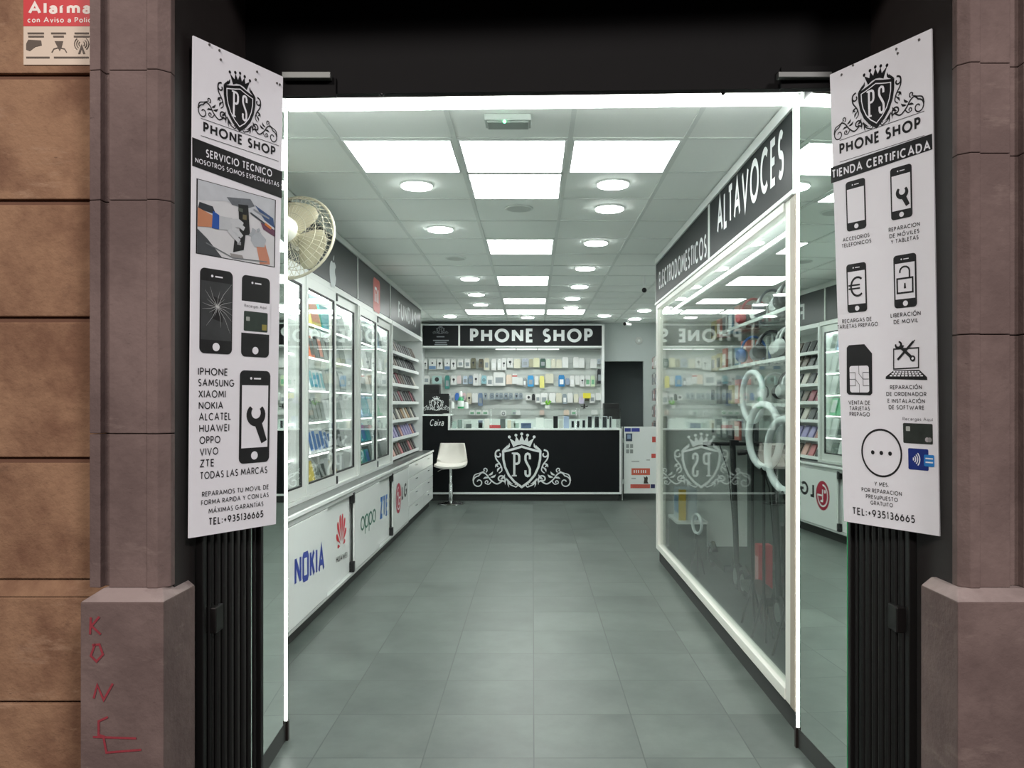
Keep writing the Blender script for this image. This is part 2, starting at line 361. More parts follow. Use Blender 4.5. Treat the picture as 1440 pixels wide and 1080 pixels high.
def cat(pts, n=8):
    """Catmull-Rom through 2-D points"""
    P = [pts[0]]+list(pts)+[pts[-1]]; out = []
    for i in range(1, len(P)-2):
        a, b, c, d = P[i-1], P[i], P[i+1], P[i+2]
        for k in range(n):
            t = k/n; out.append(tuple(.5*((2*b[j])+(-a[j]+c[j])*t+(2*a[j]-5*b[j]+4*c[j]-d[j])*t*t+(-a[j]+3*b[j]-3*c[j]+d[j])*t**3) for j in (0, 1)))
    return out+[tuple(pts[-1])]
def spiral(cx, cy, r0, r1, a0, a1, n=20):
    return [(cx+(r0+(r1-r0)*i/n)*math.cos(math.radians(a0+(a1-a0)*i/n)), cy+(r0+(r1-r0)*i/n)*math.sin(math.radians(a0+(a1-a0)*i/n))) for i in range(n+1)]
def leaf(x0, y0, x1, y1, wd):
    d = Vector((x1-x0, y1-y0)); n = Vector((-d.y, d.x)); out = []
    for t, k in ((0, .12), (.3, .8), (.6, 1), (.85, .55), (1, 0)): out.append(Vector((x0, y0))+d*t+n*(wd*k+.18*t*(1-t)))
    for t, k in ((.85, .1), (.6, -.1), (.3, -.15)): out.append(Vector((x0, y0))+d*t+n*(wd*k*.5+.18*t*(1-t)))
    return [tuple(p) for p in out]
def crest(S, mb, cu, cv, k, m, field=None, off=.001, ky=1.0, letters=None):
    """shield with PS, crown and scrollwork; k metres per unit (half the full width)"""
    def P(pts): return [(cu+x*k, cv+y*k*ky) for x, y in pts]
    sh = [(0, .355), (.13, .315), (.26, .28), (.375, .255), (.37, .10), (.335, -.06), (.26, -.22), (.15, -.35), (0, -.46)]
    full = sh+[(-x, y) for x, y in reversed(sh[1:-1])]
    if field is not None: S.poly(mb, P(full), field, off)
    S.stroke(mb, P(full), .045*k, m, off*1.6, True)
    inn = [(x*.86, (y+.03)*.86-.02) for x, y in full]
    if field is not None: S.stroke(mb, P(inn), .02*k, letters, off*2.2, True)
    lm = letters or m
    tl = .045
    S.stroke(mb, P([(-.15, -.24), (-.15, .215), (-.09, .215), (-.062, .195), (-.05, .16), (-.05, .07), (-.062, .03), (-.09, .01), (-.145, .01)]), tl*k, lm, off*2.4)
    S.poly(mb, P([(-.20, -.245), (-.10, -.245), (-.10, -.215), (-.20, -.215)]), lm, off*2.4); S.poly(mb, P([(-.20, .205), (-.14, .205), (-.14, .235), (-.20, .235)]), lm, off*2.4)
    S.stroke(mb, P([(.165, .10), (.165, .165), (.152, .20), (.12, .215), (.088, .20), (.075, .165), (.075, .09), (.09, .05), (.15, -.06), (.165, -.10), (.165, -.19), (.152, -.225), (.12, -.24), (.088, -.225), (.075, -.19), (.075, -.12)]), tl*k, lm, off*2.4)
    # crown
    cr = [(-.17, .345), (-.25, .53), (-.135, .455), (-.115, .565), (-.05, .47), (0, .59), (.05, .47), (.115, .565), (.135, .455), (.25, .53), (.17, .345), (.09, .385), (0, .40), (-.09, .385)]
    S.poly(mb, P(cr), m, off)
    for x, y in ((-.25, .55), (-.117, .585), (0, .61), (.117, .585), (.25, .55)): S.poly(mb, P(arc(x, y, .03, .03, 0, 330, 11)), m, off)
    for sx in (-1, 1):
        def Q(pts): return P([(x*sx, y) for x, y in pts])
        def st(pts, a, b=None):
            n = len(pts); b = a if b is None else b
            S.stroke(mb, Q(pts), [(a+(b-a)*i/(n-1))*k for i in range(n)], m, off*1.3)
        # long lower scroll: big outer volute, wave, inner volute
        st(spiral(.87, -.36, .025, .125, 20, 450, 26)+cat([(.87, -.235), (.80, -.17), (.72, -.20), (.62, -.32), (.50, -.395), (.38, -.33)])[1:]+spiral(.42, -.30, .09, .02, 215, -150, 22), .022, .03)
        st(cat([(.98, -.33), (.95, -.22), (.84, -.175), (.74, -.13)]), .03, .012)
        st(spiral(.74, -.115, .05, .015, 250, -60, 14), .022)
        st(cat([(.60, -.33), (.66, -.40), (.72, -.39)])+spiral(.70, -.36, .04, .012, -40, 250, 12), .02)
        for q in ((.68, -.22, .58, -.14, .3), (.64, -.26, .52, -.20, .3), (.66, -.28, .78, -.30, .3), (.44, -.30, .34, -.20, .3)): S.poly(mb, Q(leaf(*q)), m, off)
        # side scroll beside the shield
        st(spiral(.46, .20, .09, .02, 100, -230, 20), .03)
        st(cat([(.445, .29), (.52, .25), (.52, .12), (.43, -.01), (.40, -.12), (.46, -.18)]), .035, .02)
        st(spiral(.47, -.03, .055, .015, 230, -90, 14), .022)
        for q in ((.45, .02, .53, -.07, .32), (.42, -.06, .49, -.16, .3), (.40, .28, .29, .39, .3), (.33, .30, .25, .43, .28)): S.poly(mb, Q(leaf(*q)), m, off)
        # curls beneath the point
        st(cat([(.30, -.30), (.24, -.40), (.14, -.45)])+spiral(.12, -.42, .04, .01, 270, 0, 10), .03, .015)
        for q in ((.31, -.27, .17, -.40, .16), (.27, -.30, .25, -.47, .14), (.30, -.28, .33, -.42, .14)): S.poly(mb, Q(leaf(*q)), m, off)

# ================================================================== SETTING
FLOOR = floor_mat()
struct(MB().box(-2.4, 2.9, 2.05, 16.2, -.1, 0, FLOOR), 'floor', 'grey square porcelain floor tiles running the length of the shop', 'floor', base=False)
struct(MB().box(-4, 4, -2, 2.05, -.12, -.02, M((70, 66, 66), .85, var=.2, scale=6, bump=.2)), 'pavement', 'dull grey street pavement outside the shop door', 'pavement', base=False)
CEILZ = 2.892
CT = M((240, 245, 241), .85, var=.03, scale=120, bump=.04)
struct(MB().box(-2.4, 2.9, 3.3, 13.9, CEILZ, CEILZ+.1, CT), 'ceiling', 'pale grey suspended tile ceiling of the shop', 'ceiling', base=False)
GX = [-1.02, -.41, .197, .80, 1.40, -1.62]
GY = [3.55, 4.13, 4.735, 5.345, 5.99, 6.63, 7.32, 7.94, 8.55, 9.24, 9.80, 10.36, 10.95, 11.6, 12.2, 12.8]
mb = MB(); TB = M((222, 228, 224), .5, var=.02)
for x in GX: mb.box(x-.012, x+.012, 3.4, 13.6, CEILZ-.006, CEILZ+.002, TB)
for y in GY: mb.box(-1.95, 2.0, y-.010, y+.010, CEILZ-.005, CEILZ+.002, TB)
struct(mb, 'trim_1', 'grey metal grid bars between the ceiling tiles', 'ceiling grid', base=False)
# shop walls
struct(MB().box(-2.05, -1.97, 3.45, 13.9, 0, CEILZ, WALLW), 'wall_left', 'white left wall of the shop behind the display cabinets', 'wall', base=False)
struct(MB().box(2.12, 2.2, 3.45, 13.9, 0, CEILZ, WALLW), 'wall_right', 'pale right wall of the shop behind the glass showcase', 'wall', base=False)
YB = 13.55
WALLG = M((190, 198, 196), .8, var=.03, scale=8, bump=.03)
DX0, DX1, DZ = X_(850, YB), X_(905, YB), Z_(508, YB)
mb = MB()
mb.box(-2.05, DX0, YB, YB+.1, 0, CEILZ, WALLG); mb.box(DX0, DX1, YB, YB+.1, DZ, CEILZ, WALLG); mb.box(DX1, 2.2, YB, YB+.1, 0, CEILZ, WALLG)
struct(mb, 'wall_back', 'pale grey back wall of the shop with an opening at the right', 'wall', base=False)
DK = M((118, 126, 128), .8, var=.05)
mb = MB(); mb.box(.9, 2.2, 14.3, 14.4, 0, 2.6, DK); mb.box(.82, .9, YB+.1, 14.4, 0, 2.6, DK); mb.box(2.2, 2.28, YB+.1, 14.4, 0, 2.6, DK); mb.box(.82, 2.28, YB+.1, 14.4, 2.6, 2.68, DK)
struct(mb, 'wall_storeroom', 'dark grey walls of the room behind the back opening', 'wall', base=False)
# entrance: closing walls, baseboards under the mirrors, jambs, lintel
LL, LR = Vector((X_(402, 3.52), 3.52)), Vector((X_(1122, 3.447), 3.447))      # the inner corners where the light strips stand
ML, MR = LL+Vector((.030, -.62)), LR+Vector((.024, -.477))
mb = MB(); mb.wallseg(LL+Vector((-.03, .02)), (-2.05, 3.56), -.06, 0, 2.95, WALLW); mb.wallseg(ML+Vector((-.03, -.3)), LL+Vector((-.03, .0)), .05, 0, 2.95, BLACK)
struct(mb, 'wall_entrance_left', 'side wall of the entrance behind the left mirror', 'wall', base=False)
mb = MB(); mb.wallseg(LR+Vector((.03, .02)), (2.2, 3.42), .03, 0, 2.95, WALLW); mb.wallseg(MR+Vector((.03, -.3)), LR+Vector((.03, .0)), -.05, 0, 2.95, BLACK)
struct(mb, 'wall_entrance_right', 'side wall of the entrance behind the right mirror', 'wall', base=False)
BB = M((58, 60, 58), .5, var=.08)
struct(MB().wallseg(ML, LL, .02, 0, .085, BB), 'baseboard_left', 'dark skirting tile under the left entrance mirror', 'baseboard', base=False)
struct(MB().wallseg(MR, LR, -.02, 0, .085, BB), 'baseboard_right', 'dark skirting tile under the right entrance mirror', 'baseboard', base=False)
MIR = M((232, 242, 236), .015, 1, var=.005); MEDGE = M((40, 150, 95), .2, var=.05)
for a, b, sg, side in ((ML, LL, 1, 'left'), (MR, LR, -1, 'right')):
    t = thing('mirror_panel', 'tall frameless mirror lining the %s side of the shop entrance' % side, 'mirror', ((a.x+b.x)/2, (a.y+b.y)/2, .085))
    MB().wallseg(a, b-(b-a).normalized()*.012, .012*sg, .087, 2.80, MIR).build('mirror_glass', t)
    d = (b-a).normalized()
    o = MB().wallseg(a-d*.008, a, .012*sg, .087, 2.80, MEDGE).build('glass_edge', t); o['label'] = 'green polished edge of the mirror glass'
LEDM = E(LED, STRIP)
ALUD = M((60, 52, 50), .4, .6, var=.05)
for c, sg, side in ((LL, 1, 'left'), (LR, -1, 'right')):
    t = thing('light_strip', 'upright white light strip at the inner edge of the %s entrance mirror' % side, 'light strip', (c.x, c.y, 0), 'entrance light strips')
    MB().box(c.x-.011, c.x+.011, c.y-.006, c.y+.014, .0, .088, ALUD).build('end_cap', t)
    MB().box(c.x-.005, c.x+.005, c.y-.006, c.y+.006, .089, 2.815, LEDM).build('diffuser', t)
t = thing('light_strip', 'horizontal white light strip across the top of the entrance', 'light strip', (.05, 3.48, 2.82), 'entrance light strips')
a, b = LL+Vector((0, .0)), LR+Vector((0, .0))
MB().wallseg(a, b, .05, 2.822, 2.86, LEDM).build('diffuser', t)
MB().wallseg(a, b, .06, 2.861, 2.90, ALUD).build('housing', t)
BLK3 = M((9, 9, 10), .75, var=.2, scale=14, spec=.2)
mb = MB()
ya, yb = 2.80, 2.743
mb.wallseg((-1.6, ya+.02), (1.75, yb-.02), .03, 2.598, 3.3, BLK3)
mb.wallseg((-1.6, ya-.02), (X_(470, 2.76), 2.78), .02, 2.585, 2.65, BLK3); mb.wallseg((X_(1098, 2.72), 2.715), (1.75, yb-.06), .02, 2.585, 2.66, BLK3)
mb.box(-1.6, 1.75, 2.2, 2.85, 3.02, 3.3, BLK3)
struct(mb, 'lintel', 'black painted lintel over the shop entrance', 'lintel', base=False)
for x0, x1, y0, y1, side in ((398, 466, 103, 112, 'left'), (1093, 1168, 103, 111, 'right')):
    Y = 2.765 if side == 'left' else 2.70
    tag(MB().box(X_(x0, Y), X_(x1, Y), Y-.015, Y+.012, Z_(y1, Y), Z_(y0, Y), M((96, 99, 97), .5, .5)).build('guide_rail', bevel=.002), 'short metal gate guide rail on the black lintel, %s end' % side, 'rail')
for x, y, s in ((537, 134, 'left'), (1017, 132, 'right')):
    q = at(x, y, 2.79); tag(MB().ball(q+Vector((0, 0, .003)), .008, BLACK).build('rubber_stop', smooth=True), 'small black rubber stop under the lintel, %s of the two' % s, 'stop')
# ------------------------------------------------------------------ stone facade
SAND = stone((148, 115, 89), (116, 84, 64), 3.6, .6, (86, 62, 50), (162, 132, 108))
PIL = stone((117, 100, 96), (98, 82, 79), 2.6, .45, (76, 63, 61), (128, 112, 106))
LEDGE = stone((164, 149, 146), (142, 128, 125), 4, .2, (110, 92, 92))
mb = MB(); YW = 2.42
rows = [-160, 107, 284, 449, 647, 818]
XW0, XW1 = -2.7, X_(122, YW)
mb.box(XW0, -1.12, YW+.014, YW+.4, 0, 3.6, M((104, 74, 58), .95, var=.1, bump=.1))
for i in range(5):
    y0, y1 = rows[i], rows[i+1]; cuts = [XW0, -1.9 if i % 2 else -2.2, -1.12]
    zt, zb = Z_(y0+(4 if i else 0), YW), Z_(y1-4, YW)
    for k in range(2): mb.box(cuts[k]+.004, cuts[k+1]-.004, YW, YW+.1, zb, zt, SAND)
mb.hexa([(XW0, YW-.03, Z_(836, YW)), (-1.12, YW-.03, Z_(836, YW)), (-1.12, YW+.1, Z_(836, YW)), (XW0, YW+.1, Z_(836, YW)), (XW0, YW, Z_(816, YW)), (-1.12, YW, Z_(816, YW)), (-1.12, YW+.1, Z_(816, YW)), (XW0, YW+.1, Z_(816, YW))], SAND)
for a, b in ((837, 981), (984, 1240)): mb.box(XW0, -1.12, YW-.03, YW+.1, max(0, Z_(b, YW)), Z_(a, YW), SAND)
struct(mb, 'wall_facade_left', 'warm sandstone block wall at the left of the shop front', 'wall', bevel=.004, base=False)
def pilaster(sg, Y, pxs, plinth, name, side):
    """pxs: shaft profile from its outer edge to the reveal corner; plinth: (outer px, inner px)"""
    mb = MB()
    Xp = [X_(p, Y) for p in pxs]
    prof = [(Xp[0], Y+.25), (Xp[0], Y+.02), (Xp[0]+sg*-.0, Y+.006), (Xp[1], Y), (Xp[1], Y+.028), (Xp[2], Y+.028), (Xp[2], Y+.004), (Xp[3], Y+.004), (Xp[3], Y-.004), (Xp[4], Y-.004), (Xp[5], Y+.02), (Xp[5], Y+.045), (Xp[5]-sg*.03, Y+.045), (Xp[5]-sg*.03, Y+.25)]
    if sg < 0: prof = prof[::-1]
    zb = Z_(827, Y)
    cuts = [zb, Z_(610, Y), Z_(281, Y), Z_(98, Y), 3.6] if sg > 0 else [zb, Z_(470, Y), Z_(215, Y), Z_(88, Y), 3.6]
    for i in range(4): mb.prism([(x, y, cuts[i]+(.001 if i else 0)) for x, y in prof][::-1], (0, 0, cuts[i+1]-cuts[i]-.0015), PIL)
    yp = Y-.06; x0, x1 = X_(plinth[0], yp), X_(plinth[1], yp); zt = Z_(845, yp)
    xa, xb = min(x0, x1), max(x0, x1)
    mb.box(xa, xb, yp, Y+.14, 0, zt-.004, PIL)
    ins = .03
    mb.hexa([(xa, yp, zt-.004), (xb, yp, zt-.004), (xb, Y+.14, zt-.004), (xa, Y+.14, zt-.004), (xa+ins, yp+.06, zb), (xb-ins, yp+.06, zb), (xb-ins, Y+.14, zb), (xa+ins, Y+.14, zb)], LEDGE)
    return struct(mb, name, 'grey stone pilaster with moulded edge on a square plinth, %s of the entrance' % side, 'pilaster', bevel=.0025, base=False)
pilaster(1, 2.2, (124, 141, 152, 207, 222, 236), (113, 230), 'pillar_left', 'left')
pilaster(-1, 2.16, (1560, 1440, 1422, 1378, 1364, 1351), (1600, 1347), 'pillar_right', 'right')
struct(MB().box(1.9, 2.9, 2.3, 2.5, 0, 3.6, SAND), 'wall_facade_right', 'sandstone wall beyond the right pilaster', 'wall', base=False)
BRN = M((34, 27, 26), .75, var=.2, scale=10, bump=.1)
struct(MB().box(-1.045, -1.02, 2.247, 2.86, 0, 3.3, BRN), 'trim_2', 'dark brown entrance jamb behind the left pilaster', 'jamb', base=False)
struct(MB().box(1.174, 1.20, 2.207, 2.80, 0, 3.3, BRN), 'trim_3', 'dark brown entrance jamb behind the right pilaster', 'jamb', base=False)
# painted graffiti on the left plinth
S = Surf(at(113, 1100, 2.139), at(230, 1100, 2.139), at(113, 849, 2.139), at(230, 849, 2.139))
RED = M((138, 48, 58), .8, var=.35, scale=90)
mb = MB()
for pts in ([(128, 868), (127, 892)], [(140, 867), (129, 880), (142, 892)], [(134, 905), (128, 922), (136, 930), (145, 920), (140, 906), (130, 907)], [(132, 982), (137, 963), (146, 984), (159, 961)], [(152, 1008), (139, 1014), (139, 1033), (148, 1036)], [(131, 1036), (192, 1038)], [(146, 1037), (150, 1058), (199, 1054)]):
    S.stroke(mb, [S.inv(*p) for p in pts], .006, RED, .0012)
tag(mb.build('graffiti'), 'scrawled red painted letters down the grey plinth at the left', 'graffiti')
# alarm sign on the sandstone, half behind the pilaster
Y = YW-.004
S = Surf(at(33, 91, Y), at(140, 91, Y), at(33, -25, Y), at(140, -25, Y))
t = thing('alarm_sign', 'red and white alarm warning sign on the sandstone blocks, top left', 'sign', at(86, 91, Y))
mb = MB(); mb.prism([S.p(0, 0), S.p(S.W, 0), S.p(S.W, S.H), S.p(0, S.H)], (0, .004, 0), M((206, 190, 172), .5, var=.03)); mb.build('panel', t)
mb = MB(); S.pxpoly(mb, [(33, 37), (140, 37), (140, -25), (33, -25)], M((196, 32, 40), .45), .0006); mb.build('red_field', t)
mb = MB(); PW = M((232, 222, 214), .5)
S.text(mb, 'Alarma', (40, 20), 128, 17, PW, .2, .0012); S.text(mb, 'con Aviso a Policía', (39, 32), 138, 7.5, PW, .16, .0012)
GI = M((84, 72, 62), .6)
for x0, x1, y in ((39, 62, 47), (72, 93, 47), (105, 125, 47), (40, 62, 51.5), (75, 90, 51.5), (104, 126, 51.5), (37, 70, 81), (76, 125, 81)):
    S.pxpoly(mb, [(x0, y+1.2), (x1, y+1.2), (x1, y-1.2), (x0, y-1.2)], GI, .0012)
mb.build('lettering', t)
mb = MB()
S.pxpoly(mb, [(37, 62), (40, 56), (58, 57), (59, 64), (50, 66), (42, 72), (37, 70)], GI, .0012)
S.pxpoly(mb, [(77, 58), (89, 58), (87, 66), (84, 72), (81, 66)], GI, .0012)
S.stroke(mb, [S.inv(*p) for p in ((73, 74), (76, 69), (83, 67), (91, 69), (94, 74))], .003, GI, .0012)
for r in (4, 7, 10):
    for a0, a1 in ((130, 230), (-50, 50)): S.stroke(mb, [S.inv(115+r*math.cos(math.radians(a0+(a1-a0)*i/8)), 62+r*math.sin(math.radians(a0+(a1-a0)*i/8))) for i in range(9)], .0025, GI, .0012)
S.pxpoly(mb, [(110, 76), (115, 62), (120, 76), (117, 76), (115, 69), (113, 76)], GI, .0012)
mb.build('pictograms', t)

# ------------------------------------------------------------------ folded gates and the posters on them
PL = dict(bl=at(266, 757, 2.275), br=at(388, 737, 2.53), tl=at(272, 50, 2.305), tr=at(398, 108, 2.60))
PR = dict(bl=at(1187, 733, 2.51), br=at(1321, 754, 2.255), tl=at(1167, 105, 2.63), tr=at(1310, 40, 2.30))
def gate(a, b, side, out):
    """a: street end, b: shop end (plan); folded leaves drawn as a zigzag seen edge on"""
    t = thing('folding_gate', 'black folding security gate pushed back at the %s of the entrance' % side, 'gate', ((a.x+b.x)/2, (a.y+b.y)/2, 0))
    n = 9; d = (b-a)/n; nn = Vector((-d.y, d.x)).normalized()*out
    mb = MB()
    for i in range(n):
        p = a+d*i; q = p+d*.55; r = p+d
        mb.wallseg(p, q, .004, .03, 2.575, DARKM)
        mb.wallseg(q, r-d*.1+nn*.02, .004, .03, 2.575, DARKM)
    mb.build('slat_panel', t)
    mb = MB()
    for i in range(1, n): p = a+d*i; mb.cyl((p.x-nn.x*.004, p.y-nn.y*.004, .02), (p.x-nn.x*.004, p.y-nn.y*.004, 2.58), .006, DARKM, n=8)
    mb.build('hinge_rods', t, smooth=True)
    for e in (a, b): MB().box(e.x-.012, e.x+.012, e.y-.012, e.y+.012, .0, 2.583, DARKM).build('post', t, bevel=.003)
    m = a*.8+b*.2; MB().box(m.x-.02, m.x+.02, m.y-.03, m.y+.03, .80, .88, M((38, 36, 36), .4, .5)).build('lock', t, bevel=.004)
    return t
def off2(p, dx, dy): return Vector((p.x+dx, p.y+dy))
gate(Vector((-.998, 2.375)), Vector((X_(364, 2.66), 2.66)), 'left', 1)
gate(Vector((1.146, 2.390)), Vector((X_(1199, 2.63), 2.63)), 'right', -1)

def board(S, t, thick=.006):
    mb = MB(); N = 16; K = 8
    for (off, flip) in ((0, False), (-thick, True)):
        for i in range(N):
            for k in range(K):
                v0, v1, u0, u1 = S.H*i/N, S.H*(i+1)/N, S.W*k/K, S.W*(k+1)/K
                q = [S.p(u0, v0, off), S.p(u1, v0, off), S.p(u1, v1, off), S.p(u0, v1, off)]
                mb.poly(q[::-1] if flip else q, PAPER)
    for q in ([(0, 0), (S.W, 0)], [(S.W, 0), (S.W, S.H)], [(S.W, S.H), (0, S.H)], [(0, S.H), (0, 0)]):
        (a, b), (c, d) = q; mb.poly([S.p(a, b, 0), S.p(a, b, -thick), S.p(c, d, -thick), S.p(c, d, 0)], PAPER)
    return mb.build('panel', t)
def phone_icon(S, mb, q, white=True, off=.001):
    """q: TL, TR, BL, BR pixels"""
    U = [S.inv(*p) for p in q]; u0 = (U[0][0]+U[2][0])/2; u1 = (U[1][0]+U[3][0])/2; v0 = (U[2][1]+U[3][1])/2; v1 = (U[0][1]+U[1][1])/2
    w, h = u1-u0, v1-v0
    S.rrect(mb, u0, u1, v0, v1, w*.14, INK, off)
    if white: S.poly(mb, [(u0+w*.07, v0+h*.165), (u1-w*.07, v0+h*.165), (u1-w*.07, v1-h*.16), (u0+w*.07, v1-h*.16)], PAPER, off*1.7)
    S.disc(mb, (u0+u1)/2, v0+h*.08, w*.11, PAPER, off*1.7)
    S.disc(mb, u0+w*.36, v1-h*.085, w*.035, PAPER, off*1.7)
    S.poly(mb, [(u0+w*.45, v1-h*.095), (u0+w*.68, v1-h*.095), (u0+w*.68, v1-h*.078), (u0+w*.45, v1-h*.078)], PAPER, off*1.7)
    return u0, u1, v0, v1
def wrench(S, mb, cu, cv, k, m, off, ang=0, ln=1.35):
    """open spanner: jaw centred on cu, cv with radius k, handle pointing down-right"""
    def R(p): a = math.radians(ang); return (cu+(p[0]*math.cos(a)-p[1]*math.sin(a))*k, cv+(p[0]*math.sin(a)+p[1]*math.cos(a))*k)
    S.stroke(mb, [R(p) for p in arc(0, 0, .72, .72, 128, 402, 18)], [k*(.34+.30*math.sin(math.pi*i/18)) for i in range(19)], m, off)
    S.poly(mb, [R(p) for p in ((-.36, -.42), (.50, -.56), (1.0, -ln-.50), (.42, -ln-.72))], m, off)
# ---- left poster
t = thing('poster_board', 'white repair service poster board fixed to the left gate', 'poster', (PL['bl']+PL['br'])/2)
S = Surf(**PL); board(S, t)
mb = MB(); u, v = S.inv(337, 149); uA = S.inv(277, 150)[0]; uB = S.inv(390, 192)[0]
crest(S, mb, (uA+uB)/2, v, (uB-uA)/2, INK, INK, .0008, 1.16, PAPER); mb.build('emblem', t)
mb = MB(); S.pxpoly(mb, [(270, 233), (396, 279), (396.7, 241.5), (270, 193)], INK, .0008); mb.build('banner_strip', t)
mb = MB()
S.text(mb, 'PHONE SHOP', (285.5, 186), 387, 15, INK, .2, .001)
for y in (166.5, 193.5 - 2.5):
    ua, va = S.inv(282, y); S.poly(mb, [(ua, va), (S.W*.96, va), (S.W*.96, va+.0016), (ua, va+.0016)], INK, .001)
S.text(mb, 'SERVICIO TECNICO', (289, 221), 382, 11.5, PAPER, .17, .0016); S.text(mb, 'NOSOTROS SOMOS ESPECIALISTAS', (274, 228.5), 392, 7.2, PAPER, .16, .0016)
for st, y, rx in (('IPHONE', 527.5, 320), ('SAMSUNG', 543.4, 329), ('XIAOMI', 559.4, 317), ('NOKIA', 575.7, 313.5), ('ALCATEL', 591.7, 324.5), ('HUAWEI', 608, 322), ('OPPO', 624.7, 309.5), ('VIVO', 641, 306.5), ('ZTE', 657.4, 301)):
    S.text(mb, st, (278+(y-527)/45, y), rx, 10.8, INK, .15, .001)
S.text(mb, 'TODAS LAS MARCAS', (281, 674.5), 375.5, 10.5, INK, .15, .001)
S.text(mb, 'REPARAMOS TU MOVIL DE', (283.7, 699), 377.5, 7.2, INK, .15, .001); S.text(mb, 'FORMA RAPIDA Y CON LAS', (282.5, 711), 377.5, 7.2, INK, .15, .001)
S.text(mb, 'MÁXIMAS GARANTÍAS', (293, 722.5), 370, 7.2, INK, .15, .001); S.text(mb, 'TEL:+935136665', (293, 739), 370, 10.5, INK, .17, .001)
mb.build('lettering', t)
mb = MB()      # printed picture of a phone being repaired
Q = [S.inv(*p) for p in ((276.7, 353.5), (385, 377), (386, 286), (278.3, 247.5))]
u0 = (Q[0][0]+Q[3][0])/2; u1 = (Q[1][0]+Q[2][0])/2; v0 = (Q[0][1]+Q[1][1])/2; v1 = (Q[2][1]+Q[3][1])/2
def pic(pts, m, off): S.poly(mb, [(u0+x*(u1-u0), v0+y*(v1-v0)) for x, y in pts], m, off)
pic([(-.015, -.01), (1.015, -.01), (1.015, 1.01), (-.015, 1.01)], INK, .0006)
pic([(0, 0), (1, 0), (1, 1), (0, 1)], M((214, 217, 220), .4, var=.10, scale=14), .0010)
pic([(0, .72), (.35, .80), (1, .62), (1, 1), (0, 1)], M((196, 202, 208), .4, var=.16, scale=25), .0013)
pic([(0, 0), (.30, 0), (.12, .22), (0, .33)], M((70, 74, 78), .4), .0013)
pic([(.35, .86), (.66, .92), (.72, .83), (.6, .76), (.42, .77)], M((110, 116, 122), .3, var=.3, scale=60), .0016)
pic([(.72, .85), (.98, .72), (1, .58), (.86, .66)], M((58, 84, 128), .4, var=.3, scale=50), .0016)
pic([(.80, .62), (1, .55), (1, .45), (.84, .52)], M((110, 70, 92), .4, var=.3, scale=50), .0019)
pic([(.02, .70), (.18, .68), (.22, .58), (.0, .60)], M((52, 56, 62), .4), .0016)
pic([(.50, .80), (.63, .82), (.66, .40), (.60, .38), (.58, .16), (.44, .10), (.46, .34), (.52, .42)], M((34, 34, 36), .3), .0019)
pic([(.40, .08), (.56, .08), (.58, .03), (.42, .02)], M((150, 150, 148), .3), .0019)
pic([(0, .62), (.22, .54), (.22, .40), (0, .36)], M((196, 134, 100), .5), .0019)
pic([(.18, .62), (.26, .58), (.26, .38), (.17, .38)], M((36, 84, 168), .5), .0022)
pic([(.25, .57), (.42, .58), (.50, .50), (.47, .44), (.52, .34), (.46, .30), (.36, .40), (.25, .38)], M((190, 196, 200), .5, var=.1), .0022)
pic([(.73, .36), (.86, .34), (.93, .10), (.94, .02), (.80, .0), (.76, .2)], M((200, 138, 112), .5), .0019)
pic([(.68, .44), (.80, .46), (.88, .38), (.86, .26), (.72, .24), (.67, .32)], M((176, 184, 190), .5, var=.1), .0022)
GLV = M((198, 203, 207), .5, var=.06); GLV2 = M((168, 176, 182), .5, var=.06)
def pst(pts, wd, m, off): S.stroke(mb, [(u0+x*(u1-u0), v0+y*(v1-v0)) for x, y in pts], wd*(u1-u0), m, off)
for pts in ([(.40, .53), (.50, .56), (.56, .52)], [(.42, .49), (.52, .50), (.58, .46)], [(.42, .44), (.50, .40), (.55, .34)], [(.38, .40), (.45, .33), (.52, .27)]): pst(pts, .05, GLV, .0025)
for pts in ([(.70, .44), (.66, .38)], [(.73, .46), (.68, .48)], [(.78, .47), (.76, .51)]): pst(pts, .045, GLV2, .0025)
pst([(.66, .72), (.88, .60)], .018, M((60, 66, 76), .4), .0026); pst([(.86, .61), (.95, .56)], .03, M((206, 120, 60), .4), .0026); pst([(.70, .78), (.92, .70)], .02, M((150, 156, 162), .3), .0026)
for x, y, a, b, c in ((.50, .70, .06, .05, (84, 92, 84)), (.56, .60, .05, .07, (112, 104, 76)), (.52, .50, .05, .04, (92, 98, 104)), (.49, .22, .05, .05, (150, 154, 158))): pic([(x, y), (x+a, y), (x+a, y+b), (x, y+b)], M(c, .4), .0023)
pst([(.10, .16), (.44, .02), (.90, .05)], .012, M((120, 126, 130), .4), .0020)
mb.build('photo_print', t)
mb = MB()
q = phone_icon(S, mb, ((281, 373), (327, 385), (280, 495), (326, 500)), False)
S.poly(mb, [(q[0]+.004, q[2]+.16*(q[3]-q[2])), (q[1]-.004, q[2]+.16*(q[3]-q[2])), (q[1]-.004, q[2]+.85*(q[3]-q[2])), (q[0]+.004, q[2]+.85*(q[3]-q[2]))], M((58, 60, 62), .4, var=.4, scale=25), .0013)
rc = random.Random(3); cu, cv = (q[0]+q[1])/2+.003, q[2]+.56*(q[3]-q[2]); CR = M((196, 200, 200), .4)
for i in range(17):
    a = i/17*6.283+rc.uniform(-.15, .15); r = min(rc.uniform(.03, .10), (q[1]-q[0])*.46/max(abs(math.cos(a)), .25))
    S.stroke(mb, [(cu, cv), (cu+r*.5*math.cos(a+.1), cv+r*.5*math.sin(a+.1)), (cu+r*math.cos(a), cv+r*math.sin(a))], [.0016, .001, .0003], CR, .0018)
mb.build('pictogram', t); mb = MB()
q = phone_icon(S, mb, ((340, 386), (379, 392), (338.7, 500), (378.2, 504.3)), False)
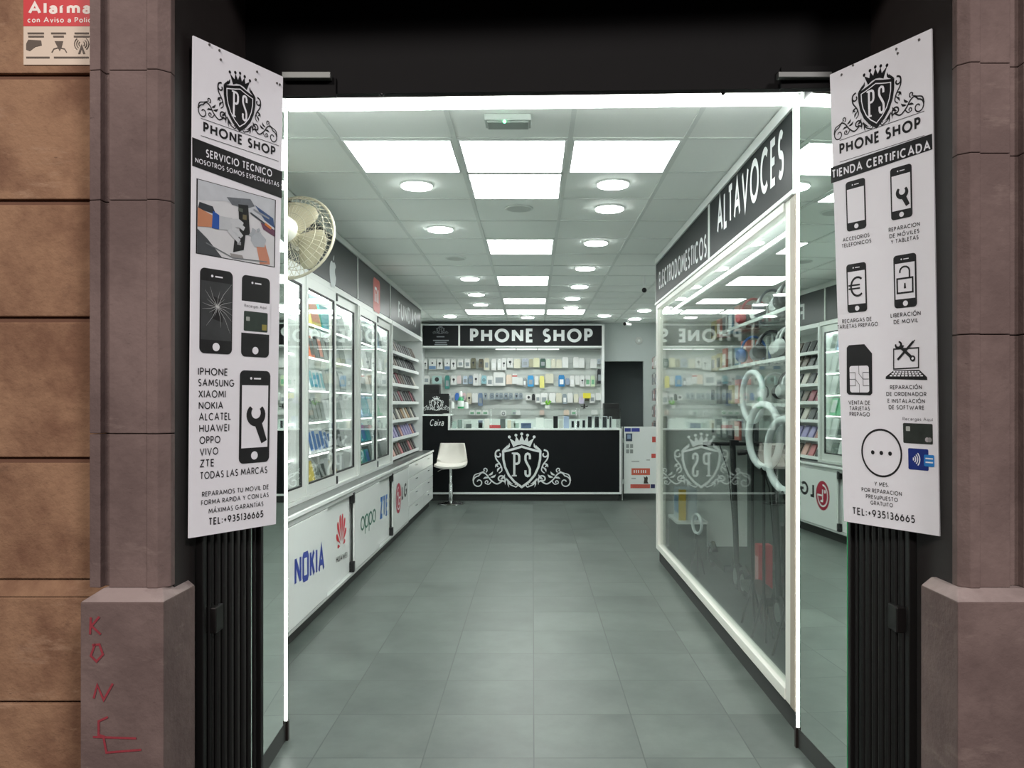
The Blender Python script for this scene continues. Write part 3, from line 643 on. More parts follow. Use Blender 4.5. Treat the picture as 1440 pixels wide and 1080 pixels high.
h = q[3]-q[2]; S.poly(mb, [(q[0]-.002, q[2]+.29*h), (q[1]+.002, q[2]+.29*h), (q[1]+.002, q[2]+.68*h), (q[0]-.002, q[2]+.68*h)], PAPER, .0016)
S.rrect(mb, q[0]+.008, q[1]-.008, q[2]+.315*h, q[2]+.56*h, .004, M((44, 56, 50), .4, var=.3, scale=40), .0022)
S.rrect(mb, q[0]+.016, q[0]+.03, q[2]+.44*h, q[2]+.49*h, .002, M((170, 176, 170), .4), .0026)
S.poly(mb, [(q[1]-.03, q[2]+.34*h), (q[1]-.012, q[2]+.34*h), (q[1]-.012, q[2]+.41*h), (q[1]-.03, q[2]+.41*h)], M((150, 140, 70), .4), .0026)
S.text(mb, 'Recargas Aquí', (343, 431.5), 374, 4.4, M((120, 118, 124), .5), .14, .0022)
mb.build('pictogram', t); mb = MB()
q = phone_icon(S, mb, ((335.7, 521), (379, 521.4), (336.8, 649.4), (379, 652)))
wrench(S, mb, q[0]+.53*(q[1]-q[0]), q[2]+.53*(q[3]-q[2]), .32*(q[1]-q[0]), INK, .0024, 4, 1.8)
mb.build('pictogram', t)
SCREW = M((120, 118, 116), .4, .6)
def screws(S, t, pts):
    for x, y in pts:
        u, v = S.inv(x, y); c = S.p(u, v); MB().cyl(c-S.n*.001, c+S.n*.003, .0035, SCREW, n=10).build('screw', t, smooth=True)
screws(S, t, ((294, 63), (308, 71), (310, 84), (361, 101), (359, 112), (389, 117), (393, 119)))
# ---- right poster
t = thing('poster_board', 'white certified store poster board fixed to the right gate', 'poster', (PR['bl']+PR['br'])/2)
S = Surf(**PR); board(S, t)
mb = MB(); u, v = S.inv(1233, 142); uA = S.inv(1172.5, 191)[0]; uB = S.inv(1301, 143)[0]
crest(S, mb, (uA+uB)/2, v, (uB-uA)/2, INK, INK, .0008, 1.16, PAPER); mb.build('emblem', t)
mb = MB(); S.pxpoly(mb, [(1169, 258), (1311.5, 210), (1311, 188), (1168, 236)], INK, .0008); mb.build('banner_strip', t)
mb = MB()
S.text(mb, 'PHONE SHOP', (1181, 218), 1295, 15.5, INK, .2, .001)
for y in (198, 228.5):
    ua, va = S.inv(1181, y); ub = S.inv(1300, y-50)[0]; S.poly(mb, [(ua, va), (ub, va), (ub, va+.0016), (ua, va+.0016)], INK, .001)
S.text(mb, 'TIENDA CERTIFICADA', (1170.5, 251.5), 1309, 12, PAPER, .18, .0016)
for st, x, y, rx, h in (('ACCESORIOS', 1185.5, 340.5, 1223, 5.5), ('TELEFONICOS', 1184, 349, 1225.5, 5.5), ('REPARACION', 1250, 326.5, 1294, 5.8), ('DE MÓVILES', 1251, 335.5, 1293, 5.8), ('Y TABLETAS', 1253, 343.5, 1292, 5.8),
        ('RECARGAS DE', 1184.7, 455, 1226, 5.6), ('TARJETAS PREPAGO', 1177.7, 463, 1235, 5.6), ('LIBERACIÓN', 1252.7, 447, 1295, 6), ('DE MOVIL', 1257, 456, 1291.5, 6),
        ('VENTA DE', 1193.5, 569, 1224, 5.8), ('TARJETAS', 1195, 577, 1223.5, 5.8), ('PREPAGO', 1195, 585, 1223.5, 5.8), ('REPARACIÓN', 1252, 547.5, 1296.7, 5.8), ('DE ORDENADOR', 1246.7, 557, 1303, 5.8), ('E INSTALACIÓN', 1248.5, 566.5, 1301, 5.8), ('DE SOFTWARE', 1250, 575.5, 1300, 5.8),
        ('Y MES.', 1230, 683, 1250, 6), ('POR REPARACION', 1212, 691, 1268.5, 5.8), ('PRESUPUESTO', 1218, 700.5, 1263, 5.8), ('GRATUITO', 1224.5, 709.5, 1256, 5.8), ('TEL:+935136665', 1199, 723, 1287, 10.3)):
    S.text(mb, st, (x, y), rx, h, INK, .16, .001)
mb.build('lettering', t)
mb = MB()
phone_icon(S, mb, ((1189.7, 256), (1217.5, 250), (1190.7, 326), (1218, 321)))
mb.build('pictogram', t); mb = MB()
q = phone_icon(S, mb, ((1252.3, 237), (1282.8, 230), (1253, 311), (1283, 304)))
wrench(S, mb, q[0]+.55*(q[1]-q[0]), q[2]+.50*(q[3]-q[2]), .30*(q[1]-q[0]), INK, .0024, 4, 1.5)
mb.build('pictogram', t); mb = MB()
q = phone_icon(S, mb, ((1190.7, 373), (1218.5, 367.5), (1191.8, 441), (1219.5, 437)))
w_, h_ = q[1]-q[0], q[3]-q[2]; cu, cv = q[0]+.56*w_, q[2]+.52*h_
S.stroke(mb, arc(cu, cv, .33*w_, .19*h_, 50, 310, 16), .09*w_, INK, .0024)
for dv in (-.035, .035): S.stroke(mb, [(cu-.46*w_, cv+dv*h_), (cu+.12*w_, cv+dv*h_)], .07*w_, INK, .0024)
mb.build('pictogram', t); mb = MB()
q = phone_icon(S, mb, ((1256.4, 360.5), (1289, 354.7), (1258, 434), (1289.6, 431)))
w_, h_ = q[1]-q[0], q[3]-q[2]; cu = (q[0]+q[1])/2
S.stroke(mb, [(cu-.34*w_, q[2]+.28*h_), (cu+.34*w_, q[2]+.28*h_), (cu+.34*w_, q[2]+.55*h_), (cu-.34*w_, q[2]+.55*h_)], .07*w_, INK, .0024, True)
S.stroke(mb, [(cu-.2*w_, q[2]+.66*h_)]+arc(cu, q[2]+.68*h_, .21*w_, .09*h_, 180, 0, 10)+[(cu+.21*w_, q[2]+.55*h_)], .07*w_, INK, .0024)
S.poly(mb, [(cu-.05*w_, q[2]+.36*h_), (cu+.05*w_, q[2]+.36*h_), (cu+.03*w_, q[2]+.46*h_), (cu-.03*w_, q[2]+.46*h_)], INK, .0024)
mb.build('pictogram', t); mb = MB()
# sim card
S.pxpoly(mb, [(1191, 552), (1194, 555), (1224, 556), (1227, 553), (1226.6, 497), (1215.7, 484), (1194, 485.5), (1191, 489)], INK, .001)
Q = [S.inv(*p) for p in ((1196, 552), (1223, 551), (1222.5, 514), (1196, 514))]; u0, u1, v0, v1 = Q[0][0], Q[1][0], Q[0][1], Q[2][1]
S.rrect(mb, u0, u1, v0, v1, .008, PAPER, .0016); cu, cv = (u0+u1)/2, (v0+v1)/2
for pts in ([(u0, v0+.25*(v1-v0)), (u0+.3*(u1-u0), v0+.25*(v1-v0)), (u0+.3*(u1-u0), v0+.75*(v1-v0)), (u0, v0+.75*(v1-v0))], [(u1, v0+.25*(v1-v0)), (u1-.3*(u1-u0), v0+.25*(v1-v0)), (u1-.3*(u1-u0), v0+.75*(v1-v0)), (u1, v0+.75*(v1-v0))], [(u0, cv), (u0+.3*(u1-u0), cv)], [(u1, cv), (u1-.3*(u1-u0), cv)], [(cu, v0), (cu, v0+.3*(v1-v0)), (u0+.3*(u1-u0), cv)], [(cu, v1), (cu, v1-.3*(v1-v0)), (u1-.3*(u1-u0), cv)]): S.stroke(mb, pts, .0016, INK, .0021)
mb.build('pictogram', t); mb = MB()
# laptop with crossed tools
Q = [S.inv(*p) for p in ((1257, 519), (1292, 517), (1292, 489), (1257, 491))]
S.stroke(mb, Q, .004, INK, .001, True)
S.pxpoly(mb, [(1245.6, 533), (1304.4, 534.5), (1304, 530.5), (1293, 520), (1257, 521), (1246, 529.5)], INK, .001)
for r in range(3):
    for c in range(9):
        f = (r+.5)/3.4; xx0, xx1 = 1257-(f*9), 1293+f*9; xa = xx0+(xx1-xx0)*(c+.25)/9.2; xb = xx0+(xx1-xx0)*(c+.95)/9.2; yy = 522+r*2.7
        S.pxpoly(mb, [(xa, yy+1.9), (xb, yy+1.9), (xb, yy), (xa, yy)], PAPER, .0016)
S.stroke(mb, [S.inv(*p) for p in ((1263, 506), (1285, 480))], .007, INK, .0022); S.stroke(mb, [S.inv(*p) for p in ((1278, 489), (1287, 478))], .003, INK, .0022)
S.stroke(mb, [S.inv(*p) for p in ((1266, 487), (1283, 503))], .009, INK, .0024); wrench(S, mb, *S.inv(1264, 485), .013, INK, .0024, 40, .6)
u, v = S.inv(1284, 504); S.disc(mb, u, v, .009, INK, .0024); S.disc(mb, u, v, .004, PAPER, .0028)
mb.build('pictogram', t); mb = MB()
# speech circle
u, v = S.inv(1239.6, 637); ux = S.inv(1212.6, 637)[0]; vy = S.inv(1239.6, 604.3)[1]
S.stroke(mb, arc(u, v, u-ux, vy-v, 0, 352, 44), .006, INK, .001, True)
for x in (-.44, 0, .44): S.disc(mb, u+x*(u-ux), v, .0065, INK, .001)
mb.build('pictogram', t); mb = MB()
S.text(mb, 'Recargas Aquí', (1269.6, 591), 1312, 4.5, M((120, 118, 124), .5), .14, .001)
def card(a, m, off=.001):
    Q = [S.inv(*p) for p in a]; u0, u1 = (Q[0][0]+Q[3][0])/2, (Q[1][0]+Q[2][0])/2; v0, v1 = (Q[0][1]+Q[1][1])/2, (Q[2][1]+Q[3][1])/2
    S.rrect(mb, u0, u1, v0, v1, .004, m, off); return u0, u1, v0, v1
q = card(((1270.3, 623), (1312, 625), (1312, 595), (1270.3, 596)), M((46, 52, 48), .4, var=.5, scale=40))
S.rrect(mb, q[0]+.01, q[0]+.024, q[2]+.036, q[2]+.05, .002, M((176, 182, 176), .4), .0015)
S.disc(mb, q[1]-.018, q[2]+.013, .007, M((178, 172, 176), .4), .0015); S.disc(mb, q[1]-.010, q[2]+.013, .007, M((150, 150, 150), .4), .0016)
mb.build('pictogram', t); mb = MB()
q = card(((1277.5, 660), (1306, 662), (1306, 631.5), (1277.5, 630.5)), M((28, 50, 128), .4))
for r in (.006, .013, .020, .027): S.stroke(mb, arc(q[0]+.012, (q[2]+q[3])/2, r, r, -42, 42, 8), .0035, PAPER, .0016)
q = card(((1300, 655.5), (1314.5, 657), (1314.5, 640), (1300, 639.5)), M((46, 132, 206), .4), .002)
for k in (.3, .62): S.poly(mb, [(q[0]+.005, q[2]+k*(q[3]-q[2])), (q[1]-.004, q[2]+k*(q[3]-q[2])), (q[1]-.004, q[2]+(k+.12)*(q[3]-q[2])), (q[0]+.005, q[2]+(k+.12)*(q[3]-q[2]))], PAPER, .0026)
mb.build('pictogram', t)
screws(S, t, ((1293, 56), (1261, 69), (1263, 75), (1200, 92), (1184, 105)))
# ================================================================== CEILING FITTINGS
PAN = E(LED, PANEL); DWN = E(LED, DOWN)
def panel(i, j, label):
    x0, x1 = GX[i]+.014, GX[i+1]-.014; y0, y1 = GY[j]+.012, GY[j+1]-.012
    t = thing('ceiling_panel_light', label, 'ceiling light', ((x0+x1)/2, (y0+y1)/2, CEILZ-.004), 'square ceiling light panels')
    mb = MB(); fw = .012
    for a in ((x0, x1, y0, y0+fw), (x0, x1, y1-fw, y1), (x0, x0+fw, y0+fw, y1-fw), (x1-fw, x1, y0+fw, y1-fw)): mb.box(*a, CEILZ-.009, CEILZ-.001, WHITE)
    mb.build('frame', t); MB().box(x0+fw, x1-fw, y0+fw, y1-fw, CEILZ-.006, CEILZ-.002, PAN).build('diffuser', t)
for i, j, s in ((0, 1, 'square lit ceiling panel, left of the front row of three'), (1, 1, 'square lit ceiling panel in the middle of the front row of three'), (2, 1, 'square lit ceiling panel, right of the front row of three'),
        (1, 2, 'square lit ceiling panel directly behind the middle one of the front row'), (1, 5, 'single lit ceiling panel halfway down the shop'), (1, 8, 'single lit ceiling panel, next deeper after the halfway one'),
        (1, 11, 'single lit ceiling panel just in front of the deepest row'), (0, 13, 'lit ceiling panel, left of the deepest row of three'), (1, 13, 'lit ceiling panel in the middle of the deepest row of three'), (2, 13, 'lit ceiling panel, right of the deepest row of three')):
    panel(i, j, s)
KC = F*(CEILZ-EYE-.02)
left = [(586, 263), (619, 324), (661, 393), (670, 415), (676, 429), (633, 445.5)]
right = [(862, 261), (857, 295), (838, 343), (823, 378.5), (815, 404), (805, 420.5), (803, 433), (850, 444.5), (906, 437.5), (893, 449)]
def downlight(x, y, label):
    Y = KC/(VY-y); X = X_(x, Y); t = thing('round_ceiling_light', label, 'ceiling light', (X, Y, CEILZ-.02), 'round ceiling lights')
    r = .10
    MB().lathe([(r-.001, .006), (r+.004, .008), (r+.006, .02), (r-.001, .02)], (X, Y, CEILZ-.021), (0, 0, 1), WHITE).build('rim', t, smooth=True)
    MB().lathe([(0, -.004), (r-.014, -.004), (r-.004, -.002), (r-.001, .003), (r-.003, .0115), (0, .0115)], (X, Y, CEILZ-.021), (0, 0, 1), DWN).build('diffuser', t, smooth=True)
for k, (x, y) in enumerate(left): downlight(x, y, 'round white ceiling light, %s from the door in the left row' % ORD[k])
for k, (x, y) in enumerate(right): downlight(x, y, 'round white ceiling light, %s from the door in the right row' % ORD[k])
downlight(742, 447, 'round white ceiling light under the middle of the deepest panels')
Y = KC/(VY-171); t = thing('emergency_light', 'slim emergency light box with a green indicator on the ceiling by the door', 'emergency light', (X_(714, Y), Y, CEILZ-.03))
xa, xb = X_(682, Y), X_(747, Y)
MB().box(xa, xb, Y-.06, Y+.06, CEILZ-.034, CEILZ-.001, M((168, 178, 172), .5)).build('housing', t, bevel=.006)
MB().box(xa+.012, xb-.012, Y-.05, Y+.05, CEILZ-.042, CEILZ-.033, M((150, 160, 154), .3)).build('lens', t, bevel=.004)
MB().ball((X_(710, Y), Y-.056, CEILZ-.040), .008, E((.1, 1, .35), 6)).build('indicator', t)
for x, y, s in ((730, 296.5, 'nearer'), (641, 366, 'deeper')):
    Y = KC/(VY-y); X = X_(x, Y)
    t = thing('ceiling_speaker', 'flush round grey ceiling speaker, the %s of the two' % s, 'speaker', (X, Y, CEILZ-.01))
    MB().lathe([(0, 0), (.085, 0), (.085, .008), (0, .008)], (X, Y, CEILZ-.009), (0, 0, 1), M((200, 206, 202), .7)).build('grille', t, smooth=True)
    MB().lathe([(.086, 0), (.098, .002), (.10, .008), (.086, .008)], (X, Y, CEILZ-.009), (0, 0, 1), M((220, 226, 222), .5)).build('rim', t, smooth=True)
q = at(906, 408, 8.6)
t = thing('dome_camera', 'small black camera on the ceiling beyond the showcase sign', 'camera', (q.x, q.y, CEILZ))
MB().cyl((q.x, q.y, CEILZ), (q.x, q.y, q.z+.02), .012, WHITE, n=10).build('stem', t); MB().ball((q.x, q.y, q.z), .028, BLACK).build('lens_housing', t, smooth=True)

# ================================================================== LEFT SIDE: BASE UNITS, WORKTOP, DISPLAY CABINETS, SIGNS
XF, XG, XBK = -1.46, -1.59, -1.95      # front of the base units, front of the glass cabinets, their back
def YL(px, X): return X*F/(px-VX)
DOORW = M((228, 232, 230), .22, var=.015); TRK = M((196, 200, 198), .35, .2)
LG0 = (4.45, YL(461, XF), YL(499, XF), YL(534, XF), YL(553, XF), YL(575, XF), YL(609, XF))
ZB, ZT = .105, .795
KICK = M((52, 54, 53), .6)
def base_unit(y0, y1, label, doors, brackets=True):
    t = thing('base_cabinet', label, 'cabinet', ((XF+XBK)/2, (y0+y1)/2, 0), 'white cabinets under the left worktop')
    mb = MB(); mb.box(XBK, XF-.052, y0+.001, y1-.001, ZB, ZT, WHITE)
    mb.box(XF-.052, XF-.004, y0+.001, y1-.001, ZT-.035, ZT, TRK); mb.box(XF-.052, XF-.004, y0+.001, y1-.001, ZB, ZB+.02, TRK)
    mb.build('body', t)
    MB().box(XBK, XF-.06, y0, y1, 0, ZB, KICK).build('plinth', t)
    out = []
    for a, b, dx in doors:
        out.append(MB().box(XF-.018-dx, XF-.002-dx, a+.004, b-.004, ZB+.024, ZT-.04, DOORW).build('door', t, bevel=.002))
    if brackets:
        for z in (ZB+.022, ZT-.105):
            MB().box(XF-.034, XF+.004, y1-.05, y1-.002, z, z+.085, BLACK).build('door_stop', t, bevel=.003)
    return t, out
def on_door(door, fn, m_name='brand_logo'):
    mb = MB(); fn(mb); o = mb.build(m_name, door); return o
def face(X, y0, y1, z0, z1): return Surf((X, y1, z0), (X, y0, z0), (X, y1, z1), (X, y0, z1))   # seen from +X: far end is on the right
def faceL(X, y0, y1, z0, z1): return Surf((X, y0, z0), (X, y1, z0), (X, y0, z1), (X, y1, z1))  # u runs away from the door
tA, dA = base_unit(LG0[0], LG0[2], 'white sliding-door cabinet with blue letters and a red petal logo, nearest the door', ((LG0[0], LG0[1], 0), (LG0[1]-.03, LG0[2]-.05, .032)))
S = faceL(XF-.002, LG0[0], LG0[1], ZB, ZT)
BLU = M((40, 62, 160), .4)
on_door(dA[0], lambda mb: S.text(mb, 'N\u25a1KIA', (414, 826), 456, 44, BLU, .21, .0015, .12, ry=803))
S = faceL(XF-.034, LG0[1], LG0[2], ZB, ZT); REDL = M((206, 40, 54), .4)
def petals(mb):
    cu, cv = S.inv(480, 768); k = abs(S.inv(480, 722)[1]-cv)
    for a, l, wd in ((10, 1.0, .135), (32, .95, .14), (56, .80, .125), (80, .52, .085)):
        for sx in (-1, 1):
            A = math.radians(a); d = Vector((math.sin(A)*sx, math.cos(A))); n = Vector((-d.y, d.x))
            pts = [d*.16]+[d*(.16+(l-.16)*f)+n*wd*g for f, g in ((.35, .35), (.6, .78), (.8, .95), (.95, .6), (1, .1), (.95, -.4), (.8, -.6), (.55, -.45), (.3, -.18))]
            S.poly(mb, [(cu+p.x*k*.95, cv+p.y*k) for p in pts], REDL, .0015)
    S.text(mb, 'HUAWEI', (472.5, 792), 488, 9, INK, .17, .0015, .14, ry=784)
on_door(dA[1], petals)
tB, dB = base_unit(LG0[2], LG0[4], 'white sliding-door cabinet with green and blue lettering, second from the door', ((LG0[2], LG0[3], 0), (LG0[3]-.03, LG0[4]-.05, .032)))
S = faceL(XF-.002, LG0[2], LG0[3], ZB, ZT)
on_door(dB[0], lambda mb: S.text(mb, 'oppo', (507, 748), 528.5, 30, M((38, 104, 84), .4), .10, .0015, .03, ry=733))
S2 = faceL(XF-.034, LG0[3], LG0[4], ZB, ZT)
on_door(dB[1], lambda mb: S2.text(mb, 'ZTE', (534.5, 730.5), 545, 31, M((46, 104, 176), .4), .22, .0015, .12, ry=724))
tC, dC = base_unit(LG0[4], LG0[5], 'white cabinet with a red round logo beside black letters, third from the door', ((LG0[4], LG0[5], 0),), False)
S3 = faceL(XF-.002, LG0[4], LG0[5], ZB, ZT)
def lgm(mb):
    cu, cv = S3.inv(560.3, 700.5); r = .165
    S3.disc(mb, cu, cv, r, M((170, 34, 62), .4), .0015, n=28)
    S3.stroke(mb, arc(cu, cv, r*.72, r*.72, 90, 360, 20)+[(cu+r*.1, cv)], r*.12, SIGNW, .0022); S3.stroke(mb, [(cu, cv+r*.42), (cu, cv-r*.38), (cu+r*.3, cv-r*.38)], r*.14, SIGNW, .0022); S3.disc(mb, cu-r*.34, cv+r*.3, r*.13, SIGNW, .0022)
    S3.text(mb, 'LG', (564.8, 703.5), 572, 20, INK, .2, .0015, .14, ry=697)
on_door(dC[0], lgm)
t = thing('drawer_unit', 'white unit of wide drawers at the far end of the left worktop', 'cabinet', ((XF+XBK)/2, (LG0[5]+LG0[6])/2, 0))
y0, y1 = LG0[5], LG0[6]
mb = MB(); mb.box(XBK, XF-.02, y0+.001, y1, ZB, ZT, WHITE); mb.build('body', t); MB().box(XBK, XF-.06, y0, y1, 0, ZB, KICK).build('plinth', t)
for c in range(2):
    for r in range(4):
        a = y0+.01+(y1-y0-.02)*c/2; b = y0+.01+(y1-y0-.02)*(c+1)/2; za = ZB+.01+(ZT-ZB-.02)*r/4; zb = ZB+.01+(ZT-ZB-.02)*(r+1)/4
        d = MB().box(XF-.019, XF-.002, a+.003, b-.003, za+.003, zb-.003, DOORW).build('drawer', t, bevel=.002)
        MB().box(XF-.002, XF+.012, (a+b)/2-.06, (a+b)/2+.06, zb-.05, zb-.04, CHROME).build('handle', d)
t = thing('worktop', 'long dark grey worktop with a bright white front edge on the left cabinets', 'worktop', ((XF+XBK)/2, 8, ZT))
MB().box(XBK, XF-.012, 4.45, LG0[6]+.02, ZT+.001, .82, M((78, 82, 81), .3, var=.12, scale=50)).build('slab', t)
MB().box(XF-.012, XF+.008, 4.45, LG0[6]+.02, ZT+.001, .823, M((236, 240, 238), .2, var=.01)).build('edge_trim', t, bevel=.003)

# ---- tall glass cabinets
ZC0, ZC1 = .822, 2.45
YD = (4.55, YL(429.5, XG), YL(472, XG), YL(505, XG), YL(530, XG), YL(552, XG), YL(594, XG))
SHZ = [1.11, 1.36, 1.60, 1.85, 2.10]
GASK = M((20, 22, 24), .5); INW = M((240, 244, 242), .5, var=.02); CLED = E(LED, CABLED)
SHG = glass_mat((.975, .992, .984), .02, .25)
def display_cab(y0, y1, doors, label, nm):
    t = thing('display_cabinet', label, 'cabinet', ((XG+XBK)/2, (y0+y1)/2, ZC0), 'lit glass cabinets on the left worktop')
    mb = MB()
    mb.box(XBK, XBK+.012, y0+.001, y1-.001, ZC0, ZC1, INW); mb.box(XBK, XG-.03, y0+.001, y0+.018, ZC0, ZC1, INW); mb.box(XBK, XG-.03, y1-.018, y1-.001, ZC0, ZC1, INW)
    mb.box(XBK, XG-.03, y0+.001, y1-.001, ZC1-.05, ZC1, INW); mb.box(XBK, XG-.03, y0+.001, y1-.001, ZC0, ZC0+.03, INW); mb.build('carcass', t)
    mb = MB(); mb.box(XG-.06, XG-.004, y0+.001, y1-.001, ZC1-.045, ZC1+.002, ALU); mb.box(XG-.06, XG+.006, y0+.001, y1-.001, ZC0, ZC0+.028, ALU)
    mb.box(XG-.06, XG-.004, y0+.001, y0+.022, ZC0+.028, ZC1-.045, ALU); mb.box(XG-.06, XG-.004, y1-.022, y1-.001, ZC0+.028, ZC1-.045, ALU); mb.build('track_frame', t)
    for z in SHZ:
        sh = MB().box(XBK+.014, XG-.085, y0+.02, y1-.02, z-.008, z, SHG).build('shelf', t)
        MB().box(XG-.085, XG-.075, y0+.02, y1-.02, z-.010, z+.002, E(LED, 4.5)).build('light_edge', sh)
    MB().box(XBK+.16, XBK+.19, y0+.03, y1-.03, ZC1-.062, ZC1-.052, CLED).build('led_strip', t)
    MB().box(XG-.085, XG-.075, y0+.022, y0+.028, ZC0+.04, ZC1-.06, CLED).build('led_strip', t)
    for a, b, dx in doors:
        X1 = XG-dx; fw = .05
        d = thing2('sliding_door', t, ((X1), (a+b)/2, ZC0+.03))
        mb = MB(); z0, z1 = ZC0+.03, ZC1-.048
        mb.box(X1-.022, X1, a, a+fw, z0, z1, ALU); mb.box(X1-.022, X1, b-fw, b, z0, z1, ALU); mb.box(X1-.022, X1, a+fw, b-fw, z0, z0+.075, ALU); mb.box(X1-.022, X1, a+fw, b-fw, z1-.075, z1, ALU)
        mb.build('door_frame', d)
        mb = MB(); g = .012
        for q in ((a+fw, a+fw+g, z0+.075, z1-.075), (b-fw-g, b-fw, z0+.075, z1-.075), (a+fw+g, b-fw-g, z0+.075, z0+.075+g), (a+fw+g, b-fw-g, z1-.075-g, z1-.075)): mb.box(X1-.020, X1-.001, *q, GASK)
        o = mb.build('gasket', d); o['label'] = 'black rubber seal around the glass'
        MB().box(X1-.012, X1-.007, a+fw+.002, b-fw-.002, z0+.077, z1-.077, GLASS).build('pane', d)
    return t
def thing2(name, parent, loc):
    o = bpy.data.objects.new(name, None); C.objects.link(o); o.parent = parent; o.location = Vector(loc)-wloc(parent); o.empty_display_size = .05; return o
c1 = display_cab(YD[0], YD[1], ((YD[0]+.02, YD[1]-.024, .0),), 'lit glass display cabinet nearest the entrance mirror', 'nearest')
c2 = display_cab(YD[1], YD[3], ((YD[1]+.024, YD[2]+.02, .0), (YD[2]-.02, YD[3]-.024, .026)), 'lit two-door glass cabinet with yellow and teal boxes on its top shelf', 'middle')
c3 = display_cab(YD[3], YD[5], ((YD[3]+.024, YD[4]+.02, .0), (YD[4]-.02, YD[5]-.024, .026)), 'lit two-door glass cabinet beside the open rack of cases', 'far')
for c, yy in ((c2, YD[2]), (c3, YD[4])):
    for z in (ZC0+.03, ZC1-.115): MB().box(XG-.03, XG+.008, yy+.022, yy+.05, z, z+.062, BLACK).build('door_stop', c, bevel=.003)
# goods inside: boxes and cases leaning on the shelves
def lean_box(x, y, z, w, h, d, m, lean=.16, name='phone_box', label='', cat='box', group=None, face=None, flat=False):
    """a box w wide (along Y), h tall, d deep standing on z and tipped back towards the wall"""
    mb = MB(); c, s = math.cos(lean), math.sin(lean)
    def P(u, v, k): return (x-v*s-k*c, y+u, z+v*c-k*s+d*s)
    mb.hexa([P(-w/2, 0, 0), P(w/2, 0, 0), P(w/2, 0, d), P(-w/2, 0, d), P(-w/2, h, 0), P(w/2, h, 0), P(w/2, h, d), P(-w/2, h, d)], m)
    if face is not None:
        f = .12; e = -.0012
        mb.poly([P(-w/2*.8, h*f, e), P(w/2*.8, h*f, e), P(w/2*.8, h*(1-f), e), P(-w/2*.8, h*(1-f), e)], face)
    o = mb.build(name); tag(o, label, cat, group); return o
RB = random.Random(11)
W0 = M((222, 226, 226), .35); GR = M((128, 138, 134), .35); DG = M((74, 82, 80), .35); TEAL = M((70, 170, 184), .35); BL2 = M((64, 120, 190), .35); YEL = M((222, 200, 96), .4); ORG = M((214, 110, 74), .4); GRN = M((120, 190, 150), .4); LBL = M((150, 180, 214), .4); SCR = M((34, 38, 42), .15)
BAYS = [  # y from, y to, sentence piece, per shelf bottom-to-top: list of (material, face, w, h)
 (4.90, 5.48, 'nearest lit cabinet', [[(W0, None)]*3, [(W0, GR)]*3, [(GR, None)]*3, [(W0, None)]*3, [(DG, SCR)]*2+[(W0, None)], [(W0, GR)]*3]),
 (6.02, 6.68, 'yellow and teal bay', [[(YEL, None), (W0, GR), (DG, None), (W0, None)], [(W0, BL2)]*6, [(DG, GR)]*4+[(W0, None)]*2, [(W0, TEAL)]*4+[(GR, None)]*2, [(ORG, DG), (DG, None), (DG, ORG), (GR, None), (DG, None)], [(YEL, ORG), (TEAL, None)]]),
 (6.72, 7.19, 'grey cases bay', [[(YEL, None), (W0, None), (W0, None)], [(GR, None), (DG, None), (W0, None)], [(GR, None), (GR, None), (W0, None)], [(GR, None), (GR, W0)], [(GR, None), (GR, None)], [(GR, W0), (W0, None)]]),
 (7.85, 8.52, 'teal boxes bay', [[(GRN, TEAL), (TEAL, BL2), (GR, None)], [(TEAL, BL2), (TEAL, None), (W0, None)], [(LBL, TEAL), (TEAL, W0)], [(GR, None), (W0, None), (GR, None)], [(W0, None), (GR, None)], [(DG, None), (GR, W0), (W0, None)]]),
 (8.58, 8.92, 'bay beside the case rack', [[(W0, None), (GR, None)], [(GR, DG), (W0, None)], [(GRN, None), (GRN, W0)], [(GR, None), (W0, None)], [(GR, W0), (W0, None)], [(LBL, None), (W0, GR)]]),
]
CN = {id(W0): 'white', id(GR): 'grey', id(DG): 'dark grey', id(TEAL): 'teal', id(BL2): 'blue', id(YEL): 'yellow', id(ORG): 'orange', id(GRN): 'green', id(LBL): 'light blue'}
LEV = ['lowest', 'second lowest', 'third lowest', 'fourth', 'second highest', 'top']
for (a, b, nm, sh) in BAYS:
    for k, its in enumerate(sh):
        z = (ZC0+.03, *SHZ)[k]; n = len(its); st = (b-a)/n
        for i, (m, fc) in enumerate(its):
            wd = min(st*.86, RB.uniform(.14, .20) if n > 2 else st*.82); h = RB.uniform(.15, .20) if n > 2 else RB.uniform(.18, .215); dp = RB.uniform(.02, .05) if n > 3 else .07
            lean_box(XG-.10, a+st*(i+.5), z+.001, wd, h, dp, m, .22, 'phone_box', '%s box, %s shelf of the %s, %s along' % (CN[id(m)], LEV[k], nm, ORD[i]), 'box', 'boxes in the lit cabinets', fc)
# open rack of phone cases
y0, y1 = YD[5], YD[6]
t = thing('case_rack', 'open white rack of slanted shelves full of phone cases', 'rack', ((XG+XBK)/2, (y0+y1)/2, ZC0))
mb = MB(); mb.box(XBK, XBK+.015, y0+.001, y1-.001, ZC0, ZC1, WHITE); mb.box(XBK, XG, y0+.002, y0+.03, ZC0, ZC1, WHITE); mb.box(XBK, XG, y1-.03, y1-.001, ZC0, ZC1, WHITE); mb.box(XBK, XG, y0+.03, y1-.03, ZC1-.05, ZC1, WHITE); mb.build('carcass', t)
RZ = [.87, 1.09, 1.31, 1.53, 1.745, 1.955, 2.13]
RP = [(58, 60, 62), (96, 100, 100), (36, 38, 42), (120, 46, 62), (168, 120, 112), (190, 150, 140), (136, 130, 170), (84, 74, 66), (180, 176, 168), (60, 66, 92), (176, 108, 112), (150, 122, 90)]
RN = ['dark grey', 'grey', 'black', 'wine red', 'dusty pink', 'pale pink', 'lavender', 'brown', 'cream', 'navy blue', 'coral', 'tan']
